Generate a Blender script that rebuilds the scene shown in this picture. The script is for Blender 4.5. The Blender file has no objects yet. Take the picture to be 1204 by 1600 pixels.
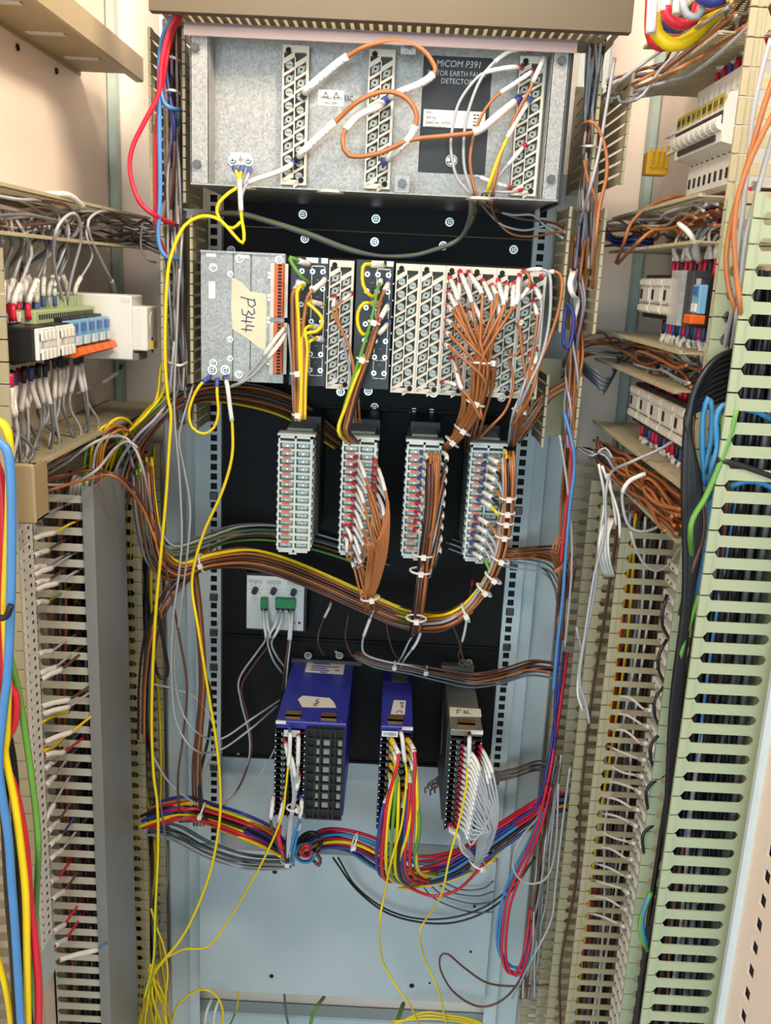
import bpy, bmesh, math, random
import numpy as np
from mathutils import Vector, Matrix
random.seed(7); rng = np.random.RandomState(11)
S = bpy.context.scene
COL = S.collection

# ------------------------------------------------------------------ camera
FPX = 1436.025
RT = np.array([0.99877325, 0.04921055, -0.00550675])
FW = np.array([0.01753903, -0.2475702, 0.9687112])
DN = np.array([-0.0463075, 0.96761941, 0.24812959])
CAM = np.array([0.0, 0.0, 1.6])
cd = bpy.data.cameras.new('camera'); cam = bpy.data.objects.new('camera', cd); COL.objects.link(cam)
cd.sensor_fit = 'HORIZONTAL'; cd.sensor_width = 36.0; cd.lens = 36.0 * FPX / 1204.0
cd.clip_start = 0.02; cd.clip_end = 50
# rows of world axes in camera coordinates (x right, y down, z forward)
Mw = np.array([RT, FW, -DN])            # world = Mw @ cam
right, up, back = Mw[:, 0], -Mw[:, 1], -Mw[:, 2]
M4 = Matrix(((right[0], up[0], back[0], CAM[0]), (right[1], up[1], back[1], CAM[1]),
             (right[2], up[2], back[2], CAM[2]), (0, 0, 0, 1)))
cam.matrix_world = M4
S.camera = cam

# ------------------------------------------------------------------ world, lights, exposure
S.view_settings.view_transform = 'Standard'; S.view_settings.look = 'None'
S.view_settings.gamma = 1.0; S.view_settings.use_curve_mapping = False
S.view_settings.exposure = 0.15
wd = bpy.data.worlds.new('world'); S.world = wd; wd.use_nodes = True
bg = wd.node_tree.nodes['Background']
bg.inputs[0].default_value = (0.66, 0.78, 1.0, 1); bg.inputs[1].default_value = 0.20
def area(name, loc, target, sx, sy, col, power):
    l = bpy.data.lights.new(name, 'AREA'); l.shape = 'RECTANGLE'; l.size = sx; l.size_y = sy
    l.color = col; l.energy = power
    o = bpy.data.objects.new(name, l); COL.objects.link(o); o.location = loc
    o.rotation_euler = (Vector(target) - Vector(loc)).to_track_quat('-Z', 'Y').to_euler()
    return o
area('ceiling_lamp_and_fill', (0.95, -0.10, 2.68), (-0.1, 1.1, 1.6), 0.60, 0.30, (1.0, 0.85, 0.69), 54)
area('ceiling_lamp_and_fill', (-1.0, -0.10, 2.68), (0.0, 1.1, 1.6), 0.60, 0.30, (1.0, 0.85, 0.69), 20)  # added warm fill that lifts the dark right side
area('ceiling_lamp_and_fill', (0.0, 0.10, 2.85), (0.0, 1.1, 1.4), 0.80, 0.25, (1.0, 0.85, 0.69), 22)  # added frontal warm fill for the back walls and relay tops
area('cool_daylight_fill', (-0.6, -2.6, 1.5), (0.0, 1.3, 1.0), 2.4, 1.8, (0.68, 0.89, 1.0), 76)  # added cool daylight fill behind the camera, no window seen

# ------------------------------------------------------------------ helpers
def ray(px, py):
    v = np.array([px - 602.0, py - 800.0, FPX]); return Mw @ v
def P(px, py, Y):
    r = ray(px, py); return CAM + r * (Y / r[1])
def PX(px, py, X):
    r = ray(px, py); return CAM + r * (X / r[0])
def sr(r, g, b):
    f = lambda c: (c/255.0/12.92) if c/255.0 < 0.04045 else ((c/255.0 + 0.055)/1.055)**2.4
    return (f(r), f(g), f(b))

MATS = {}
def mat(name, rgb, rough=0.5, metal=0.0, var=0.06, scale=60.0, bump=0.0, **kw):
    m = bpy.data.materials.new(name); m.use_nodes = True; nt = m.node_tree; b = nt.nodes['Principled BSDF']
    b.inputs['Roughness'].default_value = rough; b.inputs['Metallic'].default_value = metal
    for k, v in kw.items():
        b.inputs[k.replace('_', ' ')].default_value = v
    tc = nt.nodes.new('ShaderNodeTexCoord'); n = nt.nodes.new('ShaderNodeTexNoise')
    n.inputs['Scale'].default_value = scale; n.inputs['Detail'].default_value = 3
    nt.links.new(tc.outputs['Object'], n.inputs['Vector'])
    r = nt.nodes.new('ShaderNodeValToRGB'); c = sr(*rgb)
    r.color_ramp.elements[0].position = 0.3; r.color_ramp.elements[1].position = 0.7
    r.color_ramp.elements[0].color = (*[x*(1-var) for x in c], 1); r.color_ramp.elements[1].color = (*[min(1, x*(1+var)) for x in c], 1)
    nt.links.new(n.outputs['Fac'], r.inputs['Fac']); nt.links.new(r.outputs['Color'], b.inputs['Base Color'])
    if bump:
        bp = nt.nodes.new('ShaderNodeBump'); bp.inputs['Strength'].default_value = bump; bp.inputs['Distance'].default_value = 0.001
        nt.links.new(n.outputs['Fac'], bp.inputs['Height']); nt.links.new(bp.outputs['Normal'], b.inputs['Normal'])
    MATS[name] = m; return m
mat('wall', (240, 222, 206), 0.45, var=0.02, scale=8)
mat('frame_grey', (196, 208, 210), 0.45, var=0.03, scale=10)
mat('plate_grey', (188, 200, 204), 0.5, var=0.03, scale=6)
mat('teal_edge', (168, 184, 176), 0.4)
mat('beige_steel', (168, 150, 114), 0.45, var=0.03, scale=12)
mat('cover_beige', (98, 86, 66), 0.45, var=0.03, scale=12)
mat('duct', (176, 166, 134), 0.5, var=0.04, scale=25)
mat('duct_green', (164, 174, 142), 0.45, var=0.03, scale=25)
mat('duct_grey', (204, 204, 190), 0.45, var=0.03, scale=25)
mat('cover_grey', (142, 145, 144), 0.4, var=0.04, scale=12)
mat('black_steel', (17, 15, 15), 0.6, var=0.15, scale=15, Specular_IOR_Level=0.25)
mat('black_plastic', (24, 22, 23), 0.4)
mat('hole', (12, 11, 11), 0.8)
mat('cream', (214, 208, 192), 0.5, var=0.03)
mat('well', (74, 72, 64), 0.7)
mat('tin', (158, 158, 146), 0.45, 0.5)
mat('steel', (190, 190, 186), 0.3, 0.9)
mat('dark_steel', (96, 94, 92), 0.35, 0.8)
mat('white', (232, 230, 224), 0.45, var=0.02)
mat('white_plastic', (222, 222, 214), 0.4, var=0.02)
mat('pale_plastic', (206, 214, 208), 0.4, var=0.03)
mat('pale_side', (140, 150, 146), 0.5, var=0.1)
mat('clear_well', (196, 202, 194), 0.25, 0.0, var=0.22, scale=260)
mat('orange_tag', (226, 112, 70), 0.5)
mat('orange_conn', (222, 98, 22), 0.45)
mat('purple', (48, 54, 152), 0.4, var=0.05, scale=10)
mat('grey_case', (120, 120, 112), 0.45, 0.2)
mat('dark_side', (58, 58, 60), 0.5)
mat('green_conn', (40, 146, 86), 0.4)
mat('green_pale', (168, 186, 138), 0.5)
mat('relay_blue', (120, 172, 204), 0.35)
mat('relay_blue_dark', (62, 100, 170), 0.35)
mat('ink', (40, 40, 44), 0.6)
mat('ink_blue', (48, 58, 120), 0.6)
mat('ink_violet', (88, 70, 160), 0.6)
mat('ink_pale', (200, 198, 196), 0.6)
mat('tape', (226, 216, 184), 0.6, var=0.04, scale=90)
mat('paper_tape', (224, 222, 210), 0.6, var=0.04, scale=90)
mat('brass', (150, 118, 74), 0.35, 0.6)
mat('label_yellow', (168, 152, 60), 0.5)
mat('amber', (216, 164, 24), 0.25, Transmission_Weight=0.25)
mat('dark_strip', (54, 44, 44), 0.5)
WIRE = {'br': (172, 106, 58), 'db': (100, 64, 48), 'ye': (238, 206, 20), 'gr': (170, 172, 176), 'dg': (104, 108, 112), 'rd': (206, 36, 56), 'bl': (74, 134, 192),
        'nb': (52, 62, 138), 'bk': (26, 26, 28), 'gn': (98, 152, 60), 'wh': (228, 226, 220), 'pk': (170, 152, 142), 'cy': (58, 132, 180), 'lv': (130, 124, 152)}
for k, c in WIRE.items(): mat('w_' + k, c, 0.38, var=0.05, scale=40)
mat('lug_red', (206, 30, 66), 0.35); mat('lug_blue', (64, 82, 156), 0.35); mat('lug_yellow', (232, 186, 30), 0.35)
mat('lug_black', (38, 40, 52), 0.35)
mat('tie', (226, 222, 212), 0.4)
def uvmat(name):
    m = bpy.data.materials.new(name); m.use_nodes = True; MATS[name] = m
    nt = m.node_tree; uv = nt.nodes.new('ShaderNodeUVMap'); sep = nt.nodes.new('ShaderNodeSeparateXYZ')
    nt.links.new(uv.outputs['UV'], sep.inputs[0]); return m, nt, uv, sep, nt.nodes['Principled BSDF']
def mathn(nt, op, a, b=None):
    n = nt.nodes.new('ShaderNodeMath'); n.operation = op
    for i, v in enumerate((a, b)):
        if v is None: continue
        if isinstance(v, (int, float)): n.inputs[i].default_value = v
        else: nt.links.new(v, n.inputs[i])
    return n.outputs[0]
def mixc(nt, fac, c0, c1):
    r = nt.nodes.new('ShaderNodeMix'); r.data_type = 'RGBA'
    nt.links.new(fac, r.inputs['Factor']); r.inputs['A'].default_value = (*c0, 1); r.inputs['B'].default_value = (*c1, 1)
    return r.outputs['Result']
m, nt, uv, sep, b = uvmat('w_yg')          # green band on the yellow insulation
f = mathn(nt, 'LESS_THAN', sep.outputs['Y'], 0.34)
nt.links.new(mixc(nt, f, sr(236, 206, 16), sr(92, 160, 34)), b.inputs['Base Color']); b.inputs['Roughness'].default_value = 0.38
m, nt, uv, sep, b = uvmat('sleeve')        # white marker sleeve with a line of tiny print
cmb = nt.nodes.new('ShaderNodeCombineXYZ'); nt.links.new(mathn(nt, 'MULTIPLY', sep.outputs['X'], 1.0), cmb.inputs[0])
nt.links.new(mathn(nt, 'MULTIPLY', sep.outputs['Y'], 0.012), cmb.inputs[1])
nz = nt.nodes.new('ShaderNodeTexNoise'); nz.inputs['Scale'].default_value = 620; nz.inputs['Detail'].default_value = 1; nt.links.new(cmb.outputs[0], nz.inputs['Vector'])
f = mathn(nt, 'GREATER_THAN', nz.outputs['Fac'], 0.56)
f2 = mathn(nt, 'MULTIPLY', mathn(nt, 'GREATER_THAN', sep.outputs['Y'], 0.30), mathn(nt, 'LESS_THAN', sep.outputs['Y'], 0.52))
f3 = mathn(nt, 'MULTIPLY', mathn(nt, 'MULTIPLY', f, f2), 0.6)
nt.links.new(mixc(nt, f3, sr(230, 228, 222), sr(70, 70, 76)), b.inputs['Base Color']); b.inputs['Roughness'].default_value = 0.4
# galvanised sheet with spangle
m = mat('galv', (196, 202, 204), 0.42, 0.35, var=0.04)
nt = m.node_tree; b = nt.nodes['Principled BSDF']; vo = nt.nodes.new('ShaderNodeTexVoronoi'); vo.inputs['Scale'].default_value = 420
tc = nt.nodes.new('ShaderNodeTexCoord'); nt.links.new(tc.outputs['Object'], vo.inputs['Vector'])
rp = nt.nodes.new('ShaderNodeValToRGB'); rp.color_ramp.elements[0].color = (*sr(138, 138, 135), 1); rp.color_ramp.elements[1].color = (*sr(176, 174, 168), 1)
nt.links.new(vo.outputs['Color'], rp.inputs['Fac']); nt.links.new(rp.outputs['Color'], b.inputs['Base Color'])
# clear acrylic
def clear(name, rgb, alpha):
    m = mat(name, rgb, 0.12, var=0.0); m.node_tree.nodes['Principled BSDF'].inputs['Alpha'].default_value = alpha; return m
clear('acrylic', (178, 162, 162), 0.5); clear('clear_cover', (224, 224, 220), 0.30)

WL = {}                                      # world location of every object that parents others
def link(o, parent=None, loc=(0, 0, 0)):
    COL.objects.link(o); loc = np.array(loc, float)
    if parent is not None:
        o.parent = parent; o.location = loc - WL[parent.name]
    else: o.location = loc
    WL[o.name] = loc; return o
def tag(o, label=None, cat=None, group=None, kind=None):
    if label: o['label'] = label
    if cat: o['category'] = cat
    if group: o['group'] = group
    if kind: o['kind'] = kind
    return o
def thing(name, label, cat, loc=(0, 0, 0), group=None):
    return tag(link(bpy.data.objects.new(name, None), None, loc), label, cat, group)
ORD = 'first second third fourth fifth sixth seventh eighth ninth tenth eleventh twelfth thirteenth fourteenth fifteenth sixteenth seventeenth eighteenth nineteenth twentieth twenty-first twenty-second twenty-third twenty-fourth twenty-fifth twenty-sixth'.split()
CNAME = {'br': 'brown', 'db': 'dark brown', 'ye': 'yellow', 'gr': 'grey', 'dg': 'dark grey', 'rd': 'red', 'bl': 'blue', 'nb': 'navy blue', 'bk': 'black', 'gn': 'green', 'wh': 'white', 'pk': 'pinkish grey', 'cy': 'light blue', 'lv': 'lilac grey', 'yg': 'yellow-green'}
COLOUR_WORDS = ('brown wire', 'grey wire', 'orange wire', 'red wire', 'blue wire', 'green wire', 'white wire', 'yellow wire', 'pinkish wire', 'brown wires')
def coloured(label, c):
    return label if any(w in label for w in COLOUR_WORDS) else label.replace('dark wire', 'wire', 1).replace('bright wire', 'wire', 1).replace('wire', CNAME[c] + ' wire', 1)
class MB:
    def __init__(s): s.v = []; s.f = []; s.m = []
    def add(s, vs, fs, mi=0):
        n = len(s.v); s.v += [tuple(map(float, v)) for v in vs]; s.f += [tuple(i + n for i in f) for f in fs]; s.m += [mi]*len(fs); return s
    def box(s, x0, x1, y0, y1, z0, z1, mi=0, c=0.0):
        if x0 > x1: x0, x1 = x1, x0
        if y0 > y1: y0, y1 = y1, y0
        if z0 > z1: z0, z1 = z1, z0
        if c <= 0:
            vs = [(x, y, z) for x in (x0, x1) for y in (y0, y1) for z in (z0, z1)]
            return s.add(vs, [(0, 1, 3, 2), (4, 6, 7, 5), (0, 4, 5, 1), (2, 3, 7, 6), (0, 2, 6, 4), (1, 5, 7, 3)], mi)
        # chamfered box
        c = min(c, (x1-x0)*.45, (y1-y0)*.45, (z1-z0)*.45)
        bm = bmesh.new(); bmesh.ops.create_cube(bm, size=1)
        for v in bm.verts: v.co = Vector(((x0+x1)/2 + v.co.x*(x1-x0), (y0+y1)/2 + v.co.y*(y1-y0), (z0+z1)/2 + v.co.z*(z1-z0)))
        bmesh.ops.bevel(bm, geom=bm.edges[:], offset=c, segments=1, affect='EDGES')
        bm.verts.index_update(); s.add([v.co for v in bm.verts], [[v.index for v in f.verts] for f in bm.faces], mi); bm.free(); return s
    def cyl(s, p, ax, r, h, n=12, mi=0, r2=None):
        p = np.array(p, float); a = np.array(ax, float); a /= np.linalg.norm(a)
        u = np.cross(a, (0.3, 0.2, 0.93) if abs(a[2]) < .9 else (1, 0, 0)); u /= np.linalg.norm(u); w = np.cross(a, u); r2 = r if r2 is None else r2
        vs = [p + r*(math.cos(t)*u + math.sin(t)*w) for t in np.arange(n)*2*math.pi/n] + [p + a*h + r2*(math.cos(t)*u + math.sin(t)*w) for t in np.arange(n)*2*math.pi/n]
        return s.add(vs, [tuple(range(n))[::-1], tuple(range(n, 2*n))] + [(i, (i+1) % n, n+(i+1) % n, n+i) for i in range(n)], mi)
    def prism(s, poly, ext, mi=0):            # poly: 3D points (planar), ext: vector
        n = len(poly); poly = [np.array(p, float) for p in poly]; e = np.array(ext, float)
        return s.add(poly + [p + e for p in poly], [tuple(range(n))[::-1], tuple(range(n, 2*n))] + [(i, (i+1) % n, n+(i+1) % n, n+i) for i in range(n)], mi)
    def mesh(s, name, mats, off=(0, 0, 0), smooth=False):
        me = bpy.data.meshes.new(name); o = np.array(off, float)
        me.from_pydata([tuple(np.array(v) - o) for v in s.v], [], s.f)
        for mm in ([mats] if isinstance(mats, str) else mats): me.materials.append(MATS[mm])
        me.polygons.foreach_set('material_index', s.m)
        bm = bmesh.new(); bm.from_mesh(me); bmesh.ops.recalc_face_normals(bm, faces=bm.faces); bm.to_mesh(me); bm.free()
        if smooth: me.polygons.foreach_set('use_smooth', [True]*len(me.polygons))
        return me
    def build(s, name, mats, parent=None, at=None, smooth=False):
        """vertices are in world coordinates; the object's origin goes to `at`"""
        if at is None: at = WL[parent.name] if parent is not None else np.mean(np.array(s.v), axis=0)
        return link(bpy.data.objects.new(name, s.mesh(name, mats, at, smooth)), parent, at)
def inst(name, me, parent, loc): return link(bpy.data.objects.new(name, me), parent, loc)
def struct(o): o['kind'] = 'structure'; return o

# ---- tubes
def crom(pts, step=0.006):
    p = np.array(pts, float)
    if len(p) == 2: 
        n = max(2, int(np.linalg.norm(p[1]-p[0])/step)); t = np.linspace(0, 1, n+1)[:, None]; return p[0]*(1-t) + p[1]*t
    q = np.vstack([2*p[0]-p[1], p, 2*p[-1]-p[-2]]); out = []
    for i in range(1, len(q)-2):
        a, b_, c, d = q[i-1], q[i], q[i+1], q[i+2]; n = max(2, min(14, int(np.linalg.norm(c-b_)/step)))
        t = np.linspace(0, 1, n, endpoint=False)[:, None]
        out.append(.5*((2*b_) + (-a+c)*t + (2*a-5*b_+4*c-d)*t*t + (-a+3*b_-3*c+d)*t**3))
    return np.vstack(out + [p[-1:]])
def tube_mesh(name, path, r, m, n=6, u0=0.0, rs=None, twist=None):
    path = np.asarray(path); k = len(path); T = np.gradient(path, axis=0); T /= np.linalg.norm(T, axis=1)[:, None] + 1e-12
    up0 = np.array([0.0, -1.0, 0.25]); U = up0 - T*(T @ up0)[:, None]; U /= np.linalg.norm(U, axis=1)[:, None] + 1e-9
    Wv = np.cross(T, U); rr = (np.full(k, r) if rs is None else np.asarray(rs))[:, None]
    ph = rng.rand()*6.28 if twist is None else twist; V = []
    al = np.concatenate([[0], np.cumsum(np.linalg.norm(np.diff(path, axis=0), axis=1))])*(2.6 if m == 'w_yg' else 0.0)
    for j in range(n):
        a = (2*math.pi*j/n + ph + al)[:, None]; V.append(path + rr*(np.cos(a)*U + np.sin(a)*Wv))
    V = np.stack(V, 1).reshape(-1, 3)
    F = []; UVs = []; L = np.concatenate([[0], np.cumsum(np.linalg.norm(np.diff(path, axis=0), axis=1))]) + u0
    for i in range(k-1):
        for j in range(n):
            j2 = (j+1) % n; F.append((i*n+j, i*n+j2, (i+1)*n+j2, (i+1)*n+j))
            UVs += [L[i], j/n, L[i], (j+1)/n, L[i+1], (j+1)/n, L[i+1], j/n]
    F.append(tuple(range(n))[::-1]); F.append(tuple(range((k-1)*n, k*n))); UVs += [0, .9]*(2*n)
    me = bpy.data.meshes.new(name); me.from_pydata(V.tolist(), [], F); me.materials.append(MATS[m])
    me.uv_layers.new(name='UVMap').data.foreach_set('uv', UVs)
    me.polygons.foreach_set('use_smooth', [True]*(len(F)-2) + [False, False]); return me
def tube_obj(name, path, r, m, parent=None, n=6, **k):
    at = np.array(path[0]) if parent is None else WL[parent.name]
    return link(bpy.data.objects.new(name, tube_mesh(name, np.asarray(path)-at, r, m, n, **k)), parent, at)
def parse(s):
    """'px py Y; px py; px py x-.35' -> world points; Y (or X with an x) is the depth, kept until changed"""
    out = []; last = None
    for tok in s.split(';'):
        t = tok.split()
        if len(t) > 2: last = t[2]
        px, py = float(t[0]), float(t[1])
        out.append(PX(px, py, float(last[1:])) if last[0] == 'x' else P(px, py, float(last)))
    return out
def sub(path, s0, s1):
    L = np.concatenate([[0], np.cumsum(np.linalg.norm(np.diff(path, axis=0), axis=1))])
    s1 = min(s1, L[-1]); ts = np.linspace(s0, s1, max(3, int((s1-s0)/0.006)+2))
    return np.stack([np.interp(ts, L, path[:, i]) for i in range(3)], 1)
PENDING = []
def wire(color, pts, r, label, group=None, sl=None, sl2=None, lug=None, lug2=None, name='wire', cat='wire', rsl=1.45, lugl=0.010, n=6, twist=None, vis=1.0):
    """one wire; sl/sl2 = (start, end) in metres of a marker sleeve from either end, lug/lug2 = crimp colour at either end"""
    if isinstance(pts, str): pts = parse(pts)
    if twist is None and color == 'yg': twist = 0.7 + rng.rand()*.5
    PENDING.append((crom(pts), color, r, label, group, sl, sl2, lug, lug2, name, cat, rsl, lugl, n, twist, vis))
def pieces(w):
    path, color, r, label, group, sl, sl2, lug, lug2, name, cat, rsl, lugl, n, twist, vis = w
    for q, s_, lg in ((path, sl, lug), (path[::-1], sl2, lug2)):
        if s_: yield 'marker_sleeve', sub(q, *s_), r*rsl, 'sleeve', dict(n=7, twist=-1.2)
        if lg:
            lp = sub(q, 0, lugl); yield 'crimp_lug', lp, r*1.5, 'lug_'+lg, dict(n=7, rs=np.linspace(r*1.75, r*1.35, len(lp)))
def shown(w):
    """rough size of a wire in the picture"""
    d = w[0] - CAM; c = d @ Mw; px = 602 + FPX*c[:, 0]/c[:, 2]; py = 800 + FPX*c[:, 1]/c[:, 2]
    ok = (px > 0) & (px < 1204) & (py > 0) & (py < 1600); ln = np.hypot(np.diff(px), np.diff(py))*(ok[1:] & ok[:-1])
    return ln.sum()*w[2]/np.mean(c[:, 2])*w[15]*(1.35 if (w[5] or w[7]) else 1)
def finish_wires(limit=300):
    """the wires that show largest are objects of their own, the rest of the packed mass is one object"""
    ws = [w for w in PENDING if w[9] != 'wire']; ww = sorted((w for w in PENDING if w[9] == 'wire'), key=lambda w: -shown(w) - (5 if w[4] is None else 0))
    for w in ws + ww[:limit]:
        path, color, r, label, group, sl, sl2, lug, lug2, name, cat, rsl, lugl, n, twist, vis = w
        o = tag(tube_obj(name, path, r, 'w_'+color, n=n, twist=twist), label, cat, group)
        for nm, p, rr, m, k in pieces(w): tube_obj(nm, p, rr, m, o, **k)
    V, F, UVs, MI, names = [], [], [], [], []; nv = 0
    def put(me, m):
        nonlocal nv
        if m not in names: names.append(m)
        k = len(me.vertices); a = np.empty(k*3); me.vertices.foreach_get('co', a); V.append(a.reshape(-1, 3))
        F.extend([tuple(i + nv for i in p.vertices) for p in me.polygons]); MI.extend([names.index(m)]*len(me.polygons))
        u = np.empty(len(me.loops)*2); me.uv_layers[0].data.foreach_get('uv', u); UVs.append(u); nv += k; bpy.data.meshes.remove(me)
    for w in ww[limit:]:
        put(tube_mesh('t', w[0], w[2], 'w_'+w[1], 5, twist=w[14]), 'w_'+w[1])
        for nm, p, rr, m, k in pieces(w): put(tube_mesh('t', p, rr, m, **k), m)
    if V:
        me = bpy.data.meshes.new('packed_wires'); me.from_pydata(np.vstack(V).tolist(), [], F)
        for m in names: me.materials.append(MATS[m])
        me.polygons.foreach_set('material_index', MI); me.polygons.foreach_set('use_smooth', [True]*len(F)); me.uv_layers.new(name='UVMap').data.foreach_set('uv', np.concatenate(UVs))
        tag(link(bpy.data.objects.new('packed_wires', me)), 'mass of thinner wires packed in the ducts and bundles', 'wires', kind='stuff')
    return len(ww)
def bundle(n, colors, pts, r, spread, label, group, prof=None, sl=None, lug=None, jit=0.0, vis=.75):
    """n separate wires along one course, each with its own place in the bundle"""
    base = np.array(parse(pts) if isinstance(pts, str) else pts); k = len(base); prof = prof or [1]*k; out = []
    for i in range(n):
        a = i*2.39996; q = math.sqrt((i+.5)/n)
        off = np.array([math.cos(a)*q, math.sin(a)*q*.8, math.sin(a*1.0+.4)*q])*spread
        p = base + off[None, :]*np.array(prof)[:, None] + (rng.rand(k, 3)-.5)*2*jit
        out.append(wire(colors[i % len(colors)], p, r, coloured(label, colors[i % len(colors)]), group, sl=sl, lug=lug, vis=vis*(1.0 if q > .5 else .35)))
    return out
def tie(p, axis, r, label, group=None, head=(0, -1, 0), w=0.0022):
    """cable tie: a ring round the bundle with its square head"""
    p = np.array(p, float); a = np.array(axis, float); a /= np.linalg.norm(a); u = np.array(head, float); u -= a*(a @ u); u /= np.linalg.norm(u); v = np.cross(a, u)
    r = r*.82
    ring = [p + (r)*(math.cos(t)*u + math.sin(t)*v) for t in np.linspace(0, 2*math.pi, 15)]
    o = tag(tube_obj('cable_tie', np.array(ring), w*.7, 'tie', n=5), label, 'cable tie', group)
    c = p + u*(r + .001); h = .0032
    vs = [c + i*h*u*.8 + j*h*v + k_*h*a for i in (-1, 1) for j in (-1, 1) for k_ in (-1, 1)]
    m_ = MB().add(vs, [(0, 1, 3, 2), (4, 6, 7, 5), (0, 4, 5, 1), (2, 3, 7, 6), (0, 2, 6, 4), (1, 5, 7, 3)])
    m_.build('tie_head', 'tie', o); return o
def tie_at(s, s2, r, label, group=None, head=(0, -1, 0)):
    a, b_ = parse(s + ';' + s2); return tie(a, b_ - a, r, label, group, head)
def text(body, size, loc, parent, m, rot=(math.pi/2, 0, 0), align='CENTER', name='lettering', sx=1.0, shear=0.0):
    c = bpy.data.curves.new(name, 'FONT'); c.body = body; c.size = size; c.align_x = align; c.align_y = 'CENTER'; c.extrude = 0.00015; c.shear = shear
    c.materials.append(MATS[m]); c.resolution_u = 3
    tmp = bpy.data.objects.new('tmp', c); COL.objects.link(tmp); dg = bpy.context.evaluated_depsgraph_get(); me = bpy.data.meshes.new_from_object(tmp.evaluated_get(dg)); bpy.data.objects.remove(tmp)
    o = link(bpy.data.objects.new(name, me), parent, loc); o.rotation_euler = rot; o.scale = (sx, 1, 1); return o
def strokes(name, polys, O, U, V, r, m, parent):
    """pen strokes on a surface: polylines in (u, v), thin flat ribbons"""
    mb = MB(); O, U, V = map(lambda q: np.array(q, float), (O, U, V)); N = np.cross(U, V); N /= np.linalg.norm(N)
    if N @ (CAM - O) < 0: N = -N
    for pl in polys:
        q = [O + U*a + V*b_ for a, b_ in pl]
        for a, b_ in zip(q[:-1], q[1:]):
            d = b_ - a; d /= np.linalg.norm(d) + 1e-9; s_ = np.cross(N, d)*r
            mb.prism([a - s_ - d*r*.6, b_ - s_ + d*r*.6, b_ + s_ + d*r*.6, a + s_ - d*r*.6], N*0.0003)
    return mb.build(name, m, parent)
SCREW = {}
def screw_mesh(kind):
    if kind in SCREW: return SCREW[kind]
    mb = MB()
    if kind == 'hex': mb.cyl((0, 0, 0), (0, -1, 0), .0052, .004, 6); mb.cyl((0, -.004, 0), (0, -1, 0), .0036, .0008, 12)
    elif kind == 'pan': mb.cyl((0, 0, 0), (0, -1, 0), .0062, .001, 14); mb.cyl((0, -.001, 0), (0, -1, 0), .0042, .0025, 12, r2=.003); mb.box(-.0026, .0026, -.0039, -.0034, -.0004, .0004, 1); mb.box(-.0004, .0004, -.0039, -.0034, -.0026, .0026, 1)
    elif kind == 'small': mb.cyl((0, 0, 0), (0, -1, 0), .0028, .0016, 10, r2=.0022)
    elif kind == 'term': mb.cyl((0, 0, 0), (0, -1, 0), .0042, .003, 8); mb.cyl((0, -.003, 0), (0, -1, 0), .0016, .0003, 8, mi=1)
    SCREW[kind] = mb.mesh('screw_' + kind, ['dark_steel' if kind == 'hex' else 'steel', 'hole']); return SCREW[kind]
def screw(parent, loc, kind='small', name='screw', scale=1.0):
    o = inst(name, screw_mesh(kind), parent, loc); o.scale = (scale,)*3; return o

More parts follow.
